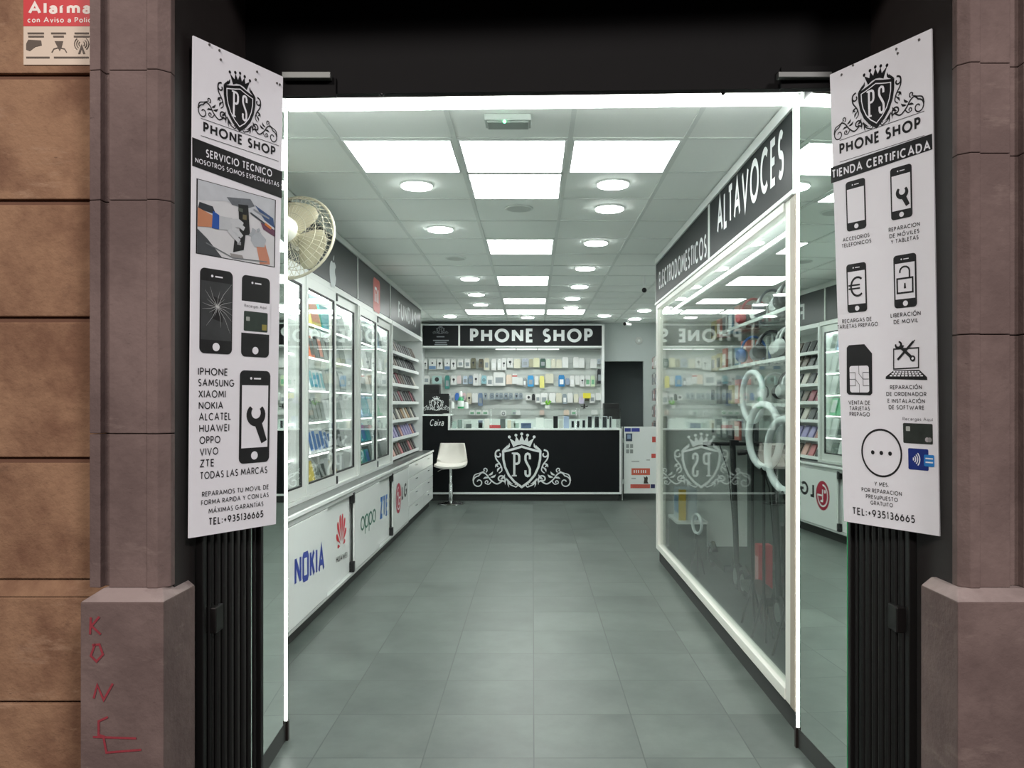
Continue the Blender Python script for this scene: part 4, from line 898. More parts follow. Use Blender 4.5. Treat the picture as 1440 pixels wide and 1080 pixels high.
for k, z in enumerate(RZ):
    xs, xb = XG-.06, XBK+.016
    s_ = MB(); s_.hexa([(xb, y0+.031, z+.05), (xs, y0+.031, z-.03), (xs, y1-.031, z-.03), (xb, y1-.031, z+.05), (xb, y0+.031, z+.062), (xs, y0+.031, z-.018), (xs, y1-.031, z-.018), (xb, y1-.031, z+.062)], WHITE)
    sh = s_.build('shelf', t)
    MB().box(xs, xs+.012, y0+.031, y1-.031, z-.034, z+.004, WHITE).build('lip', sh)
    n = 12
    for i in range(n):
        if k > 4: ci = RB.choice([0, 1, 2, 2, 7, 1])
        elif k > 2: ci = RB.choice([0, 1, 3, 8, 7, 2])
        elif k == 2: ci = RB.choice([0, 2, 8, 7, 11, 5])
        elif k == 1: ci = RB.choice([6, 6, 9, 4, 5, 6])
        else: ci = RB.choice([10, 4, 5, 10, 2, 7])
        yy = y0+.10+(y1-y0-.2)*(i+.5)/n
        lean_box(xs-.006, yy, z-.010, .135, RB.uniform(.145, .17), .016, M(RP[ci], .5), .42, 'phone_case', '%s phone case, %s shelf of the open rack, %s along' % (RN[ci], ORD[k]+' lowest' if 0 < k < 6 else ('lowest' if k == 0 else 'top'), ORD[i]), 'phone case', 'phone cases on the open rack', M(tuple(min(255, c+14) for c in RP[ci]), .45))
# dark fascia boards above
ZS0, ZS1 = 2.4545, 2.83
FB = (4.55, YL(502.6, XG), YL(548.5, XG), YL(591.5, XG))
def fascia(y0, y1, label, nm='fascia_sign'):
    t = thing(nm, label, 'sign', (XG-.02, (y0+y1)/2, ZS0))
    MB().box(XG-.05, XG, y0+.012, y1-.012, ZS0, ZS1, GREYSIGN).build('panel', t)
    mb = MB(); mb.box(XG-.05, XG+.006, y1-.012, y1+.012, ZS0, ZS1, ALU); mb.box(XG-.05, XG+.012, y0-.010, y1+.012, ZS1, CEILZ-.008, ALU); mb.build('edge_trim', t)
    return t, faceL(XG, y0, y1, ZS0, ZS1)
t, S = fascia(FB[0], FB[1], 'dark sign board with a white fruit logo above the nearer cabinets')
mb = MB(); u, v = S.inv(468, 383); SW = M((190, 196, 196), .4); a = .115
ap = cat([(0, .82), (.30, .92), (.62, .84), (.78, .66), (.60, .50), (.56, .28), (.66, .06), (.84, -.10), (.70, -.50), (.44, -.84), (.24, -.88), (0, -.80), (-.24, -.88), (-.44, -.84), (-.72, -.50), (-.88, -.02), (-.86, .44), (-.62, .80), (-.30, .92), (0, .82)], 4)
S.poly(mb, [(u+x*a, v-.02+y*a) for x, y in ap[:-1]], SW, .0015); S.poly(mb, [(u+x*a, v-.02+y*a) for x, y in ((.02, .96), (.05, 1.2), (.30, 1.42), (.36, 1.40), (.30, 1.12))], SW, .0015); mb.build('logo', t)
t, S = fascia(FB[1], FB[2], 'dark sign board with a square orange-red logo')
u, v = S.inv(529.5, 416); mb = MB(); a = .17; S.rrect(mb, u-a, u+a, v-a, v+a, .05, M((205, 70, 62), .4), .0015)
S.stroke(mb, [(u-a*.55, v-a*.4), (u-a*.55, v+a*.4), (u-a*.05, v+a*.4), (u+a*.12, v+a*.2), (u+a*.12, v-a*.4)], a*.15, SIGNW, .0025); S.stroke(mb, [(u-a*.2, v-a*.4), (u-a*.2, v+a*.1)], a*.15, SIGNW, .0025); S.stroke(mb, [(u+a*.45, v-a*.4), (u+a*.45, v+a*.4)], a*.15, SIGNW, .0025)
mb.build('logo', t)
t, S = fascia(FB[2], FB[3], 'dark sign board with white capital letters above the open case rack')
mb = MB(); S.text(mb, 'FUNDAS', (560, 448), 585, 25, SW, .17, .0015, .2, ry=461); mb.build('lettering', t)

# wall fan
fc = at(413, 334, 4.75); fd = Vector((.20, .95, -.22)).normalized(); R_ = .262
t = thing('wall_fan', 'cream wall-mounted fan high on the left above the nearest cabinet', 'fan', fc)
FANC = M((196, 190, 170), .4, var=.03); FANB = M((206, 198, 172), .35, var=.03)
m1 = MB(); u, v = m1.frame_at(fd)
def rg(r, h, n=40): return [fc+fd*h+(u*math.cos(2*math.pi*i/n)+v*math.sin(2*math.pi*i/n))*r for i in range(n)]
m1.tube(rg(R_, 0), .009, FANC, 8, True); m1.build('guard_rim', t, smooth=True)
for nm, sg in (('front_guard', 1), ('back_guard', -1)):
    m = MB()
    for i in range(44):
        a = 2*math.pi*i/44; e = u*math.cos(a)+v*math.sin(a)
        m.tube([fc+e*.05+fd*.085*sg, fc+e*.15+fd*.082*sg, fc+e*.225+fd*.060*sg, fc+e*R_], .0016, FANC, 4)
    for r, h in ((.06, .085), (.12, .083), (.18, .076), (.225, .060)): m.tube(rg(r, h*sg, 32), .0018, FANC, 4, True)
    m.build(nm, t)
for k in range(3):
    m = MB(); a0 = 2*math.pi*k/3+.55; P = []
    N1, N2 = 8, 6
    for i in range(N1+1):
        r = .035+.195*i/N1; wdt = .38+.40*math.sin(math.pi*min(1, i/N1*.62+.25)); wdt *= (1 if i < N1 else .72)
        for j in range(N2+1):
            a = a0+(j/N2-.5)*2*wdt*(.8+.3*i/N1); P.append(fc+fd*((j/N2-.5)*.06)+(u*math.cos(a)+v*math.sin(a))*r)
    fs = [(i*(N2+1)+j, i*(N2+1)+j+1, (i+1)*(N2+1)+j+1, (i+1)*(N2+1)+j) for i in range(N1) for j in range(N2)]
    m.raw(P, fs, FANB); o = m.build('blade', t, smooth=True); so = o.modifiers.new('thickness', 'SOLIDIFY'); so.thickness = .004
MB().lathe([(0, .105), (.03, .10), (.05, .088), (.052, .07), (0, .07)], fc, fd, M((226, 226, 218), .3)).build('hub_cap', t, smooth=True)
MB().lathe([(0, -.20), (.05, -.195), (.075, -.16), (.08, -.10), (.06, -.075), (0, -.07)], fc, fd, M((222, 222, 212), .35)).build('motor_housing', t, smooth=True)
MB().lathe([(0, .06), (.035, .055), (.04, -.06), (0, -.07)], fc, fd, FANB).build('hub', t, smooth=True)
m = MB(); w0 = Vector((XG+.012, fc.y+.16, fc.z-.06)); m.tube([fc-fd*.16, fc-fd*.16+Vector((0, 0, -.09)), w0], .016, FANC, 8); m.box(XG+.001, XG+.022, w0.y-.05, w0.y+.05, w0.z-.08, w0.z+.08, FANC); m.build('wall_bracket', t, smooth=True)
m = MB(); m.tube([fc-fd*.12+Vector((.02, 0, -.10)), fc-fd*.12+Vector((.02, 0, -.30))], .0025, WHITE, 6); m.build('pull_cord', t)

# ================================================================== BACK WALL UNIT
YS = 13.2
XA, XB_ = X_(594, YS), X_(848, YS)
ZS, ZE = Z_(488, YS), Z_(456, YS); XM = X_(647, YS)
t = thing('back_sign', 'small black sign with a crest, left of the large shop name sign', 'sign', ((XA+XM)/2, YS, ZS))
SB = M((12, 15, 19), .45, var=.05, spec=.25)
MB().box(XA+.02, XM-.03, YS, YS+.30, ZS+.02, ZE-.02, SB).build('panel', t)
mb = MB(); S = Surf((XA, YS, ZS), (XM, YS, ZS), (XA, YS, ZE), (XM, YS, ZE)); u, v = S.inv(619.5, 464.5); GW = M((120, 126, 130), .4)
crest(S, mb, u, v, .13, GW, None, .002)
mb.build('emblem', t); mb = MB()
for x0, x1, y in ((614, 625, 473.5), (609, 631, 478.8), (612, 628, 481.6), (611, 629, 484.6)): S.pxpoly(mb, [(x0, y+.8), (x1, y+.8), (x1, y-.8), (x0, y-.8)], GW, .002)
mb.build('lettering', t)
t = thing('shop_sign', 'large black sign with the shop name in white over the back wall display', 'sign', ((XM+XB_)/2, YS, ZS))
MB().box(XM+.0, XB_-.02, YS, YS+.30, ZS+.02, ZE-.02, SB).build('panel', t)
mb = MB(); S = Surf((XM, YS, ZS), (XB_, YS, ZS), (XM, YS, ZE), (XB_, YS, ZE)); S.text(mb, 'PHONE SHOP', (661, 481.5), 833.5, 19.5, SIGNW, .21, .003, .18); mb.build('lettering', t)
t = thing('display_surround', 'white frame around the back signs and the wall of accessories', 'frame', ((XA+XB_)/2, YS, 0))
mb = MB(); mb.box(XA, XB_, YS-.01, YS+.32, ZS-.005, ZS+.019, WHITE); mb.box(XA, XB_, YS-.01, YS+.32, ZE-.019, ZE, WHITE); mb.box(XM-.03, XM-.001, YS-.012, YS+.31, ZS+.02, ZE-.02, WHITE); mb.box(XB_-.019, XB_+.02, YS-.01, YS+.33, 0, ZE+.002, WHITE); mb.box(XA-.03, XA+.0, YS-.01, YS+.33, 0, ZE+.002, WHITE); mb.build('frame', t)
MB().box(XA, XB_-.02, YS+.001, YS+.32, ZS-.02, ZS-.006, M((170, 176, 174), .5)).build('canopy', t)
YW2 = 13.50
SLAT = M((198, 204, 200), .45, var=.02)
sl = thing('slatwall', 'white slatted display board carrying rows of hooks on the back wall', 'display board', ((XA+XB_)/2, YW2, .9))
mb = MB(); zz = .9
while zz < ZS-.02: mb.box(XA+.001, XB_-.02, YW2, YW2+.04, zz, min(zz+.093, ZS-.021), SLAT); zz += .1
mb.box(XA+.001, XB_-.02, YW2+.012, YW2+.045, .9, ZS-.021, M((186, 192, 189), .6)); mb.build('panel', sl)
mb = MB()
for x0, x1 in ((697, 725), (727, 755), (757, 786)): mb.box(X_(x0, 13.4), X_(x1, 13.4), 13.35, 13.39, ZS-.034, ZS-.021, E(LED, 1.6))  # glowing bars added to imitate the reflected white streaks under the canopy
mb.build('reflection_streak', sl)
_w, _c, _g, _b = (226, 228, 226), (216, 214, 196), (146, 158, 166), (40, 42, 46)
NAMES = {(226, 228, 226): 'white', (216, 214, 196): 'cream'}
def conv(lst, ox):  # zoom pixels -> photo pixels
    return [(ox+a/7.714, ox+b/7.714, 480+c/7.714, 480+d/7.714, col, k) for a, b, c, d, col, k in lst]
PK = [
 conv([(40, 85, 190, 300, _w, 'd'), (100, 178, 190, 305, _w, 'bb'), (188, 248, 190, 300, _w, 'd'), (270, 330, 190, 310, _w, 'bb'), (340, 395, 190, 305, _w, 'd'), (410, 475, 195, 280, _w, 's'), (488, 550, 190, 290, _w, 's'), (555, 610, 180, 295, (112, 112, 92), 'd'), (640, 695, 190, 285, (92, 86, 70), 'd'), (700, 755, 180, 310, _c, 's'), (780, 830, 190, 315, _w, 'w'), (845, 885, 190, 310, _w, 'w'), (890, 940, 180, 310, _w, 'd'), (950, 1015, 175, 285, _w, 'd')], 590) +
 conv([(20, 90, 190, 292, _c, ''), (110, 178, 185, 280, (170, 178, 190), 's'), (185, 230, 190, 280, (168, 166, 140), ''), (232, 298, 178, 282, (224, 224, 190), ''), (305, 365, 185, 285, (60, 92, 80), 's'), (370, 420, 190, 290, (206, 218, 204), ''), (425, 475, 190, 292, _c, ''), (480, 540, 195, 290, _c, ''), (545, 610, 170, 285, _w, ''), (665, 725, 170, 285, _w, ''), (728, 785, 180, 288, _w, ''), (850, 920, 190, 290, _w, ''), (925, 975, 190, 245, (176, 186, 196), 's')], 720),
 conv([(45, 105, 370, 460, _w, 's'), (135, 240, 375, 460, (176, 206, 202), 'd'), (275, 325, 370, 515, (70, 140, 132), 's'), (340, 400, 370, 470, _w, 'd'), (405, 450, 370, 460, (224, 206, 206), ''), (470, 520, 375, 465, (200, 214, 226), 's'), (530, 578, 370, 460, (130, 150, 172), 's'), (582, 640, 350, 480, _w, 'd'), (645, 668, 350, 480, _w, ''), (672, 725, 370, 460, (150, 196, 206), 'r'), (730, 795, 375, 485, _w, 's'), (800, 930, 335, 480, _w, 's'), (940, 1002, 360, 465, (232, 214, 196), ''), (1006, 1060, 350, 460, _w, 'rt')], 590) +
 conv([(50, 115, 390, 475, _w, ''), (120, 155, 395, 490, (150, 154, 156), 'w'), (170, 235, 370, 490, (54, 148, 204), 's'), (245, 290, 380, 470, _w, ''), (300, 350, 375, 505, (226, 220, 130), ''), (360, 450, 350, 455, _c, ''), (505, 570, 365, 490, (44, 130, 190), 'w'), (580, 625, 400, 470, (150, 166, 190), ''), (630, 675, 370, 490, _w, 'w'), (685, 735, 370, 470, _w, ''), (740, 785, 370, 490, _w, 'd'), (795, 850, 370, 490, _w, 'g'), (855, 900, 370, 490, (206, 222, 190), 'g'), (925, 975, 300, 460, _b, 's')], 720),
 conv([(305, 338, 560, 640, _w, 's'), (342, 375, 580, 660, _w, 's'), (385, 425, 560, 640, (70, 120, 200), ''), (440, 500, 560, 640, (222, 196, 200), 's'), (510, 565, 560, 680, (214, 208, 190), 'd'), (570, 630, 560, 665, _w, ''), (635, 685, 560, 700, (120, 140, 170), 's'), (695, 735, 560, 630, _g, 'd'), (760, 810, 560, 630, _g, 'r'), (820, 860, 560, 630, _g, 'd'), (862, 905, 560, 630, _g, 'r'), (915, 960, 560, 630, _g, 'd'), (968, 1012, 560, 630, _g, 'r'), (1030, 1075, 560, 630, _g, 'd')], 590) +
 conv([(28, 65, 560, 625, _g, 'd'), (75, 115, 560, 625, _g, 'r'), (150, 213, 580, 640, _w, 'd'), (216, 250, 570, 640, _b, ''), (255, 305, 570, 665, _w, 's'), (312, 385, 560, 685, _w, 's'), (405, 470, 560, 665, _w, ''), (477, 540, 560, 665, _c, ''), (550, 595, 570, 680, _g, 'w'), (602, 660, 560, 665, _w, ''), (670, 722, 570, 665, _c, ''), (727, 780, 600, 675, (196, 190, 212), ''), (790, 835, 600, 650, (60, 60, 50), 'y'), (845, 900, 570, 670, _w, 's'), (908, 975, 560, 640, _w, '')], 720),
 conv([(540, 600, 745, 800, _w, 'g'), (610, 670, 745, 800, _w, 'g'), (680, 745, 745, 800, _w, 'g'), (880, 940, 750, 810, _w, 'r'), (1000, 1060, 745, 800, (190, 206, 196), 's')], 590) + conv([(40, 90, 750, 800, _w, ''), (300, 350, 745, 800, (210, 190, 180), ''), (560, 620, 745, 800, (226, 206, 190), ''), (640, 700, 745, 800, _w, 'g'), (860, 930, 745, 795, _w, '')], 720),
]
ROWN = ['top', 'second', 'third', 'lowest']
PKM = {'d': M((48, 50, 54), .4), 'bb': M((110, 140, 176), .4), 's': M((150, 158, 162), .4), 'w': M((236, 238, 238), .3), 'r': M((86, 100, 106), .4), 'rt': M((206, 90, 80), .4), 'g': M((120, 176, 140), .4), 'y': M((228, 216, 70), .4)}
def cname(c):
    r, g, b = c; mx, mn = max(c), min(c)
    if mx-mn < 22: return 'white' if mn > 215 else ('cream' if mn > 190 else ('grey' if mn > 90 else 'black'))
    if r >= g and r >= b: return 'pale pink' if b > g-4 else ('cream' if mn > 150 and r-b < 50 else ('yellow' if g > r-40 and b < 160 and r > 180 else 'brown'))
    if g >= b: return 'pale green' if mx > 170 else 'green'
    return 'blue' if mx-mn > 70 else 'grey-blue'
for r, row in enumerate(PK):
    for i, (x0, x1, ya, yb, col, k) in enumerate(row):
        Y = YW2-.06-RB.uniform(0, .07); X0, X1, z0, z1 = X_(x0, Y), X_(x1, Y), Z_(yb, Y), Z_(ya, Y)
        m = M(col, .35); d = RB.uniform(.02, .04); mb = MB(); hh = z1-z0; ww = X1-X0; cx = (X0+X1)/2
        hx = .014
        mb.box(X0, X1, Y, Y+d, z0, z1-.03, m)
        mb.prism([(X0, Y+d-.003, z1-.03), (X1, Y+d-.003, z1-.03), (X1-.01, Y+d-.003, z1), (X0+.01, Y+d-.003, z1)], (0, .003, 0), m)   # hang tab
        e = Y-.002
        if k == 'd': mb.lathe([(0, -.006), (ww*.20, -.004), (ww*.24, .002), (0, .002)], (cx, Y, z0+hh*.55), (0, 1, 0), PKM['d'], 10); mb.box(cx-ww*.05, cx+ww*.05, e-.002, Y, z0+hh*.25, z0+hh*.55, PKM['d'])
        elif k == 'r': mb.tube([(cx+ww*.25*math.cos(a*.5236), Y-.004, z0+hh*.45+ww*.25*math.sin(a*.5236)) for a in range(12)], ww*.06, PKM['r'], 5, True)
        elif k == 'bb': mb.box(X0+.004, X1-.004, e, Y+.001, z0+.005, z0+hh*.32, PKM['bb']); mb.ball((cx, Y-.004, z0+hh*.6), ww*.13, PKM['d'], 8)
        elif k == 'rt': mb.box(X0, X1, e, Y+.001, z0+hh*.7, z1-.031, PKM['rt'])
        elif k == 'y': mb.box(X0-.03, X1+.03, e, Y+.02, z1-.029, z1+.06, PKM['y'])
        elif k: mb.box(X0+ww*.18, X1-ww*.18, e, Y+.001, z0+hh*.2, z0+hh*.62, PKM[k])
        o = mb.build('accessory_pack'); tag(o, '%s pack, %s from the left on the %s hook row of back wall' % (cname(col), ORD[i], ROWN[r]), 'accessory pack', 'accessory packs on the back wall')
        if sum(map(len, PK[:r]))+i < 95:
            MB().cyl((cx, Y-.006, z1-.010), (cx, YW2+.01, z1-.010), .0025, CHROME, n=6).build('hook', sl)

# ================================================================== COUNTER
YC = 12.2; CX0, CX1, CXM = X_(594, YC), X_(873, YC), X_(632, YC)
CZ = 1.115; CZL = Z_(583, YC)
t = thing('sales_counter', 'long black sales counter with a white crest across the back of the shop', 'counter', ((CX0+CX1)/2, YC+.3, 0))
MB().box(CX0+.03, CX1-.03, YC+.05, YC+.6, 0, .11, KICK).build('plinth', t)
CB = M((9, 12, 16), .38, var=.06, spec=.25)
mb = MB(); mb.box(CX0, CX1-.02, YC, YC+.62, .125, CZ-.02, CB); mb.box(CX0, CXM-.02, YC, YC+.62, CZ-.02, CZL-.02, CB); mb.build('front_panel', t)
mb = MB(); a = YC-.012
mb.box(CX0, CX1+.01, a, YC+.02, .105, .135, WHITE); mb.box(CX1-.02, CX1+.01, a, YC+.62, .135, CZ-.02, WHITE); mb.box(CXM-.02, CX1+.01, a, YC+.62, CZ-.02, CZ+.004, WHITE)
mb.box(CXM-.02, CXM+.004, a, YC+.1, CZ+.004, CZL-.02, WHITE); mb.box(CX0, CXM+.004, a, YC+.62, CZL-.02, CZL+.004, WHITE); mb.build('edge_trim', t)
S = Surf((CX0, YC, 0), (CX1, YC, 0), (CX0, YC, 1.2), (CX1, YC, 1.2))
mb = MB(); u, v = S.inv(733.7, 430+830/3.725); crest(S, mb, u, v, 260/3.725*YC/F, SIGNW, None, .003, 1.0); mb.build('emblem', t)
mb = MB(); S.text(mb, 'Caixa', (604, 599), 623.5, 9.5, SIGNW, .13, .003, .14, shear=.3); mb.build('lettering', t)
CZG = Z_(575.5, YC)
mb = MB(); mb.box(CXM+.006, CX1, YC+.002, YC+.012, CZ+.006, CZG, SHG); mb.box(CXM+.006, CX1, YC+.002, YC+.6, CZG, CZG+.010, GLASS); mb.box(CX1-.010, CX1, YC+.013, YC+.6, CZ+.006, CZG-.001, GLASS); mb.build('glass_case', t)
MB().box(CXM+.01, CX1-.012, YC+.56, YC+.60, CZ+.005, CZ+.14, M((206, 214, 210), .5)).build('back_panel', t)
# goods in the counter glass
def zp(a, b, c, d, ox): return (ox+a/7.714, ox+b/7.714, 480+c/7.714, 480+d/7.714)
CG = [zp(350, 400, 830, 905, 590)+((170, 188, 182), 'pale green box at the left end of the counter glass'), zp(410, 460, 820, 910, 590)+((132, 146, 142), 'grey box, second from the left in the counter glass'), zp(480, 560, 860, 940, 590)+((206, 214, 210), 'white box lying left in the counter glass'),
      zp(755, 885, 808, 842, 590)+((184, 70, 72), 'flat red box in the counter glass'), zp(610, 700, 880, 950, 590)+((196, 206, 202), 'low white tray in the counter glass'), zp(960, 1040, 820, 900, 590)+((186, 196, 192), 'small pale box right of the flat red box'),
      zp(95, 210, 795, 850, 720)+((78, 96, 124), 'dark blue box in the middle of the counter glass'), zp(160, 235, 870, 940, 720)+((206, 214, 212), 'low white box below the dark blue one'), zp(255, 345, 830, 945, 720)+((222, 226, 222), 'large white box under the green leaves in the counter glass'), zp(350, 442, 845, 945, 720)+((216, 222, 218), 'second large white box in the counter glass'),
      zp(447, 500, 805, 935, 720)+((28, 30, 32), 'tall black box in the counter glass'), zp(510, 555, 850, 935, 720)+((190, 194, 186), 'small cream box right of the tall black one'), zp(560, 622, 805, 935, 720)+((168, 184, 210), 'light blue phone box in the counter glass')]
CG += [(672, 679, 590, 601, (120, 132, 150), 'slim blue-grey box standing right of the left white tray in the counter glass'), (681, 688, 588, 601, (226, 226, 220), 'white card box standing left of centre in the counter glass'), (703, 711, 588, 601, (96, 104, 104), 'grey box standing just right of the flat red box'),
       (713, 719, 590, 601, (214, 206, 186), 'cream box standing left of the dark blue box'), (722, 730, 594, 601, (150, 170, 160), 'small green-grey box under the dark blue box'), (655, 663, 584, 590, (86, 96, 96), 'small dark box high at the left of the counter glass')]
for i, (x0, x1, ya, yb, col, lb) in enumerate(CG):
    Y = YC+.10+.04*(i % 3); z0 = CZ+.006; z1 = min(Z_(ya, Y), CZG-.02); h = min(Z_(ya, Y)-Z_(yb, Y), z1-z0)
    tag(MB().box(X_(x0, Y)+.004, X_(x1, Y)-.004, Y, Y+.10, z0, z0+max(h, .04), M(col, .35)).build('product_box', bevel=.003), lb, 'box', 'goods in the counter glass')
PH = [(637, 680, 858), (696, 740, 858), (757, 800, 850), (815, 872, 808), (890, 950, 808), (975, 1035, 812), (1050, 1085, 815)]
for i, (xa, xb, ya) in enumerate(PH):
    x0, x1, y0_, _ = zp(xa, xb, ya, 935, 720); Y = YC+.08; X0, X1 = X_(x0, Y), X_(x1, Y); z0 = CZ+.006; z1 = min(Z_(y0_, Y), CZG-.016)
    p = thing('display_phone', 'dark-screened phone standing in the counter glass, %s of seven from the left' % ORD[i], 'phone', ((X0+X1)/2, Y, z0), 'phones in the counter glass')
    MB().box(X0, X1, Y, Y+.012, z0, z1, M((196, 202, 204), .3)).build('body', p, bevel=.003)
    MB().box(X0+.012, X1-.012, Y-.0015, Y+.001, z0+.012, z1-.010, SCR).build('screen', p)
# things on the counter
z = CZL+.005
mb = MB(); Y = YC+.15
t = thing('cash_terminal', 'black cash register screen with a white crest on the left end of the counter', 'terminal', at(614, 583, Y))
X0, X1 = X_(595, Y), X_(631.2, Y)
zt_ = Z_(553.5, Y); MB().box(X0+.01, X1, Y, Y+.05, z+.012, zt_, BLACK).build('screen_back', t, bevel=.004)
MB().box(X0+.10, X1-.10, Y-.04, Y+.14, z, z+.012, BLK2).build('base', t, bevel=.003)
S = Surf((X0, Y, z), (X1, Y, z), (X0, Y, zt_), (X1, Y, zt_)); mb = MB(); crest(S, mb, (S.W)/2+.005, (zt_-z)*.47, .205, SIGNW, None, .002, 1.0); mb.build('emblem', t)
t = thing('receipt_printer', 'black upright box behind the cash register screen', 'printer', at(604, 565, YC+.35))
X0, X1 = X_(595.3, YC+.3), X_(617.5, YC+.3); MB().box(X0, X1, YC+.32, YC+.54, z, Z_(541, YC+.3), BLACK).build('body', t, bevel=.006); MB().box(X0+.02, X1-.02, YC+.315, YC+.321, Z_(548, YC+.3), Z_(546, YC+.3), BLK2).build('slot', t)
zg = CZG+.0105; Y = YC+.2
t = thing('spray_bottle', 'green and white bottle standing on the counter glass near the cash register', 'bottle', (X_(648, Y), Y, zg)); cx = X_(648, Y)
MB().lathe([(0, 0), (.045, 0), (.05, .01), (.048, .13), (.03, .17), (.018, .185), (0, .185)], (cx, Y, zg), (0, 0, 1), M((54, 150, 96), .3)).build('body', t, smooth=True)
MB().lathe([(.0505, .03), (.0505, .10), (.0495, .12)], (cx, Y, zg), (0, 0, 1), M((222, 230, 226), .4)).build('paper_label', t, smooth=True)
MB().lathe([(0, .185), (.024, .187), (.026, .25), (.016, .27), (0, .27)], (cx, Y, zg), (0, 0, 1), WHITE).build('cap', t, smooth=True)
for x, h, s in ((655.5, .10, 'right'), (636, .10, 'left')):
    q = Vector((X_(x, Y), Y+.02, zg)); tag(MB().lathe([(0, 0), (.032, 0), (.034, .01), (.03, h-.01), (.02, h), (0, h)], q, (0, 0, 1), WHITE).build('small_pot', smooth=True), 'small white pot on the counter just %s of the green bottle' % s, 'pot')
q = Vector((X_(770, Y), Y+.05, zg)); t = thing('potted_plant', 'little green plant standing on the counter glass', 'plant', q)
MB().lathe([(0, 0), (.035, 0), (.045, .05), (0, .05)], q, (0, 0, 1), M((216, 220, 214), .5)).build('pot', t, smooth=True)
mb = MB(); lf = M((120, 180, 60), .5, var=.2)
for k in range(14):
    a = k*2.4; l = RB.uniform(.05, .10); up = RB.uniform(.0, .06); d = Vector((math.cos(a), math.sin(a)*.6, 0)); s_ = Vector((-d.y, d.x, 0)); b0 = q+Vector((0, 0, .05))
    mb.prism([b0, b0+d*l*.5+s_*.015+Vector((0, 0, up+.02)), b0+d*l+Vector((0, 0, up)), b0+d*l*.5-s_*.015+Vector((0, 0, up+.02))], (0, 0, .002), lf)
mb.build('leaves', t)
q = Vector((X_(822, Y), Y+.05, zg)); t = thing('desk_figurine', 'small dark winged ornament on the counter glass', 'ornament', q)
mb = MB(); mb.lathe([(0, 0), (.025, 0), (.02, .008), (.008, .02), (.012, .05), (.006, .075), (0, .08)], q, (0, 0, 1), DARKM, 10); mb.build('body', t, smooth=True)
for sx in (-1, 1): MB().prism([q+Vector((0, 0, .03)), q+Vector((sx*.06, 0, .045)), q+Vector((sx*.055, 0, .03)), q+Vector((0, 0, .02))], (0, .008, 0), DARKM).build('wing', t)
t = thing('till_printer', 'black boxy printer behind the right end of the counter', 'printer', at(863, 580, 12.9))
X0, X1 = X_(851, 12.7), X_(872.5, 12.7); MB().box(X0, X1, 12.9, 13.15, .9, Z_(567, 12.7), BLACK).build('body', t, bevel=.008); MB().box(X0+.03, X1-.03, 12.895, 12.901, Z_(578, 12.7), Z_(575, 12.7), BLK2).build('paper_slot', t)
t = thing('side_cabinet', 'low grey cabinet behind the counter under the black printer', 'cabinet', ((X0+X1)/2, 13.0, 0)); MB().box(X0-.1, X1+.04, 12.86, 13.18, .06, .898, M((120, 124, 122), .5)).build('body', t); MB().box(X0-.08, X1+.02, 12.88, 13.16, 0, .06, KICK).build('plinth', t)

# white half door with stickers, right of the counter
YD2 = 12.3; t = thing('counter_gate', 'white half-height gate covered in stickers, right of the counter', 'gate', at(900, 696, YD2))
X0, X1, z0, z1 = X_(877.5, YD2), X_(934, YD2), Z_(694, YD2), Z_(600, YD2)
MB().box(X0, X1, YD2, YD2+.03, z0, z1, WHITE).build('panel', t, bevel=.003)
S = Surf((X0, YD2, z0), (X1, YD2, z0), (X0, YD2, z1), (X1, YD2, z1))
def stick(q, col, extra=None):
    mb = MB(); x0, x1, ya, yb = q; S.pxpoly(mb, [(x0, yb), (x1, yb), (x1, ya), (x0, ya)], M(col, .4), .003)
    if extra: extra(mb)
    mb.build('sticker', t)
WP = M((230, 226, 220), .4)
stick((878.5, 887, 602, 607), (52, 62, 140)); stick((888, 899.5, 602, 607), (58, 66, 150))
stick((880, 889, 609.5, 620.5), (60, 72, 92), lambda mb: S.pxpoly(mb, [(882, 617), (887, 617), (887, 611), (882, 611)], M((140, 160, 190), .4), .005))
for x, y in ((880.5, 624.5), (886, 624.5), (880.5, 632), (886, 632)): stick((x, x+4.2, y, y+5.4), (150, 156, 154))
stick((888, 914, 658.5, 668), (206, 96, 74), lambda mb: [S.pxpoly(mb, [(a, 665), (a+1.6, 665), (a+1.6, 661), (a, 661)], WP, .005) for a in (891, 894, 897, 901, 904, 907)])
stick((886.5, 914, 681, 686.5), (200, 92, 80)); stick((915, 921, 681, 686.5), (50, 50, 96))
mb = MB(); S.pxpoly(mb, [(905, 680), (906, 674), (905, 670), (907.5, 671.5), (909.5, 669.5), (911, 672), (910.5, 677), (912, 680)], M((60, 54, 48), .5), .003); mb.build('sticker', t)
for x0, x1, y in ((888, 899, 648), (909, 914, 646), (888, 894, 672)): stick((x0, x1, y, y+1.6), (176, 178, 178))
stick((917, 922, 614, 622), (206, 84, 76)); stick((916, 922, 638, 644), (206, 84, 76))
for zh in (z0+.15, z1-.25): MB().cyl((X0-.012, YD2+.015, zh), (X0-.012, YD2+.015, zh+.07), .012, CHROME, n=10).build('hinge', t)
MB().box(X0-.03, X0-.022, YD2-.005, YD2+.035, 0, z1, WHITE).build('hinge_post', t)
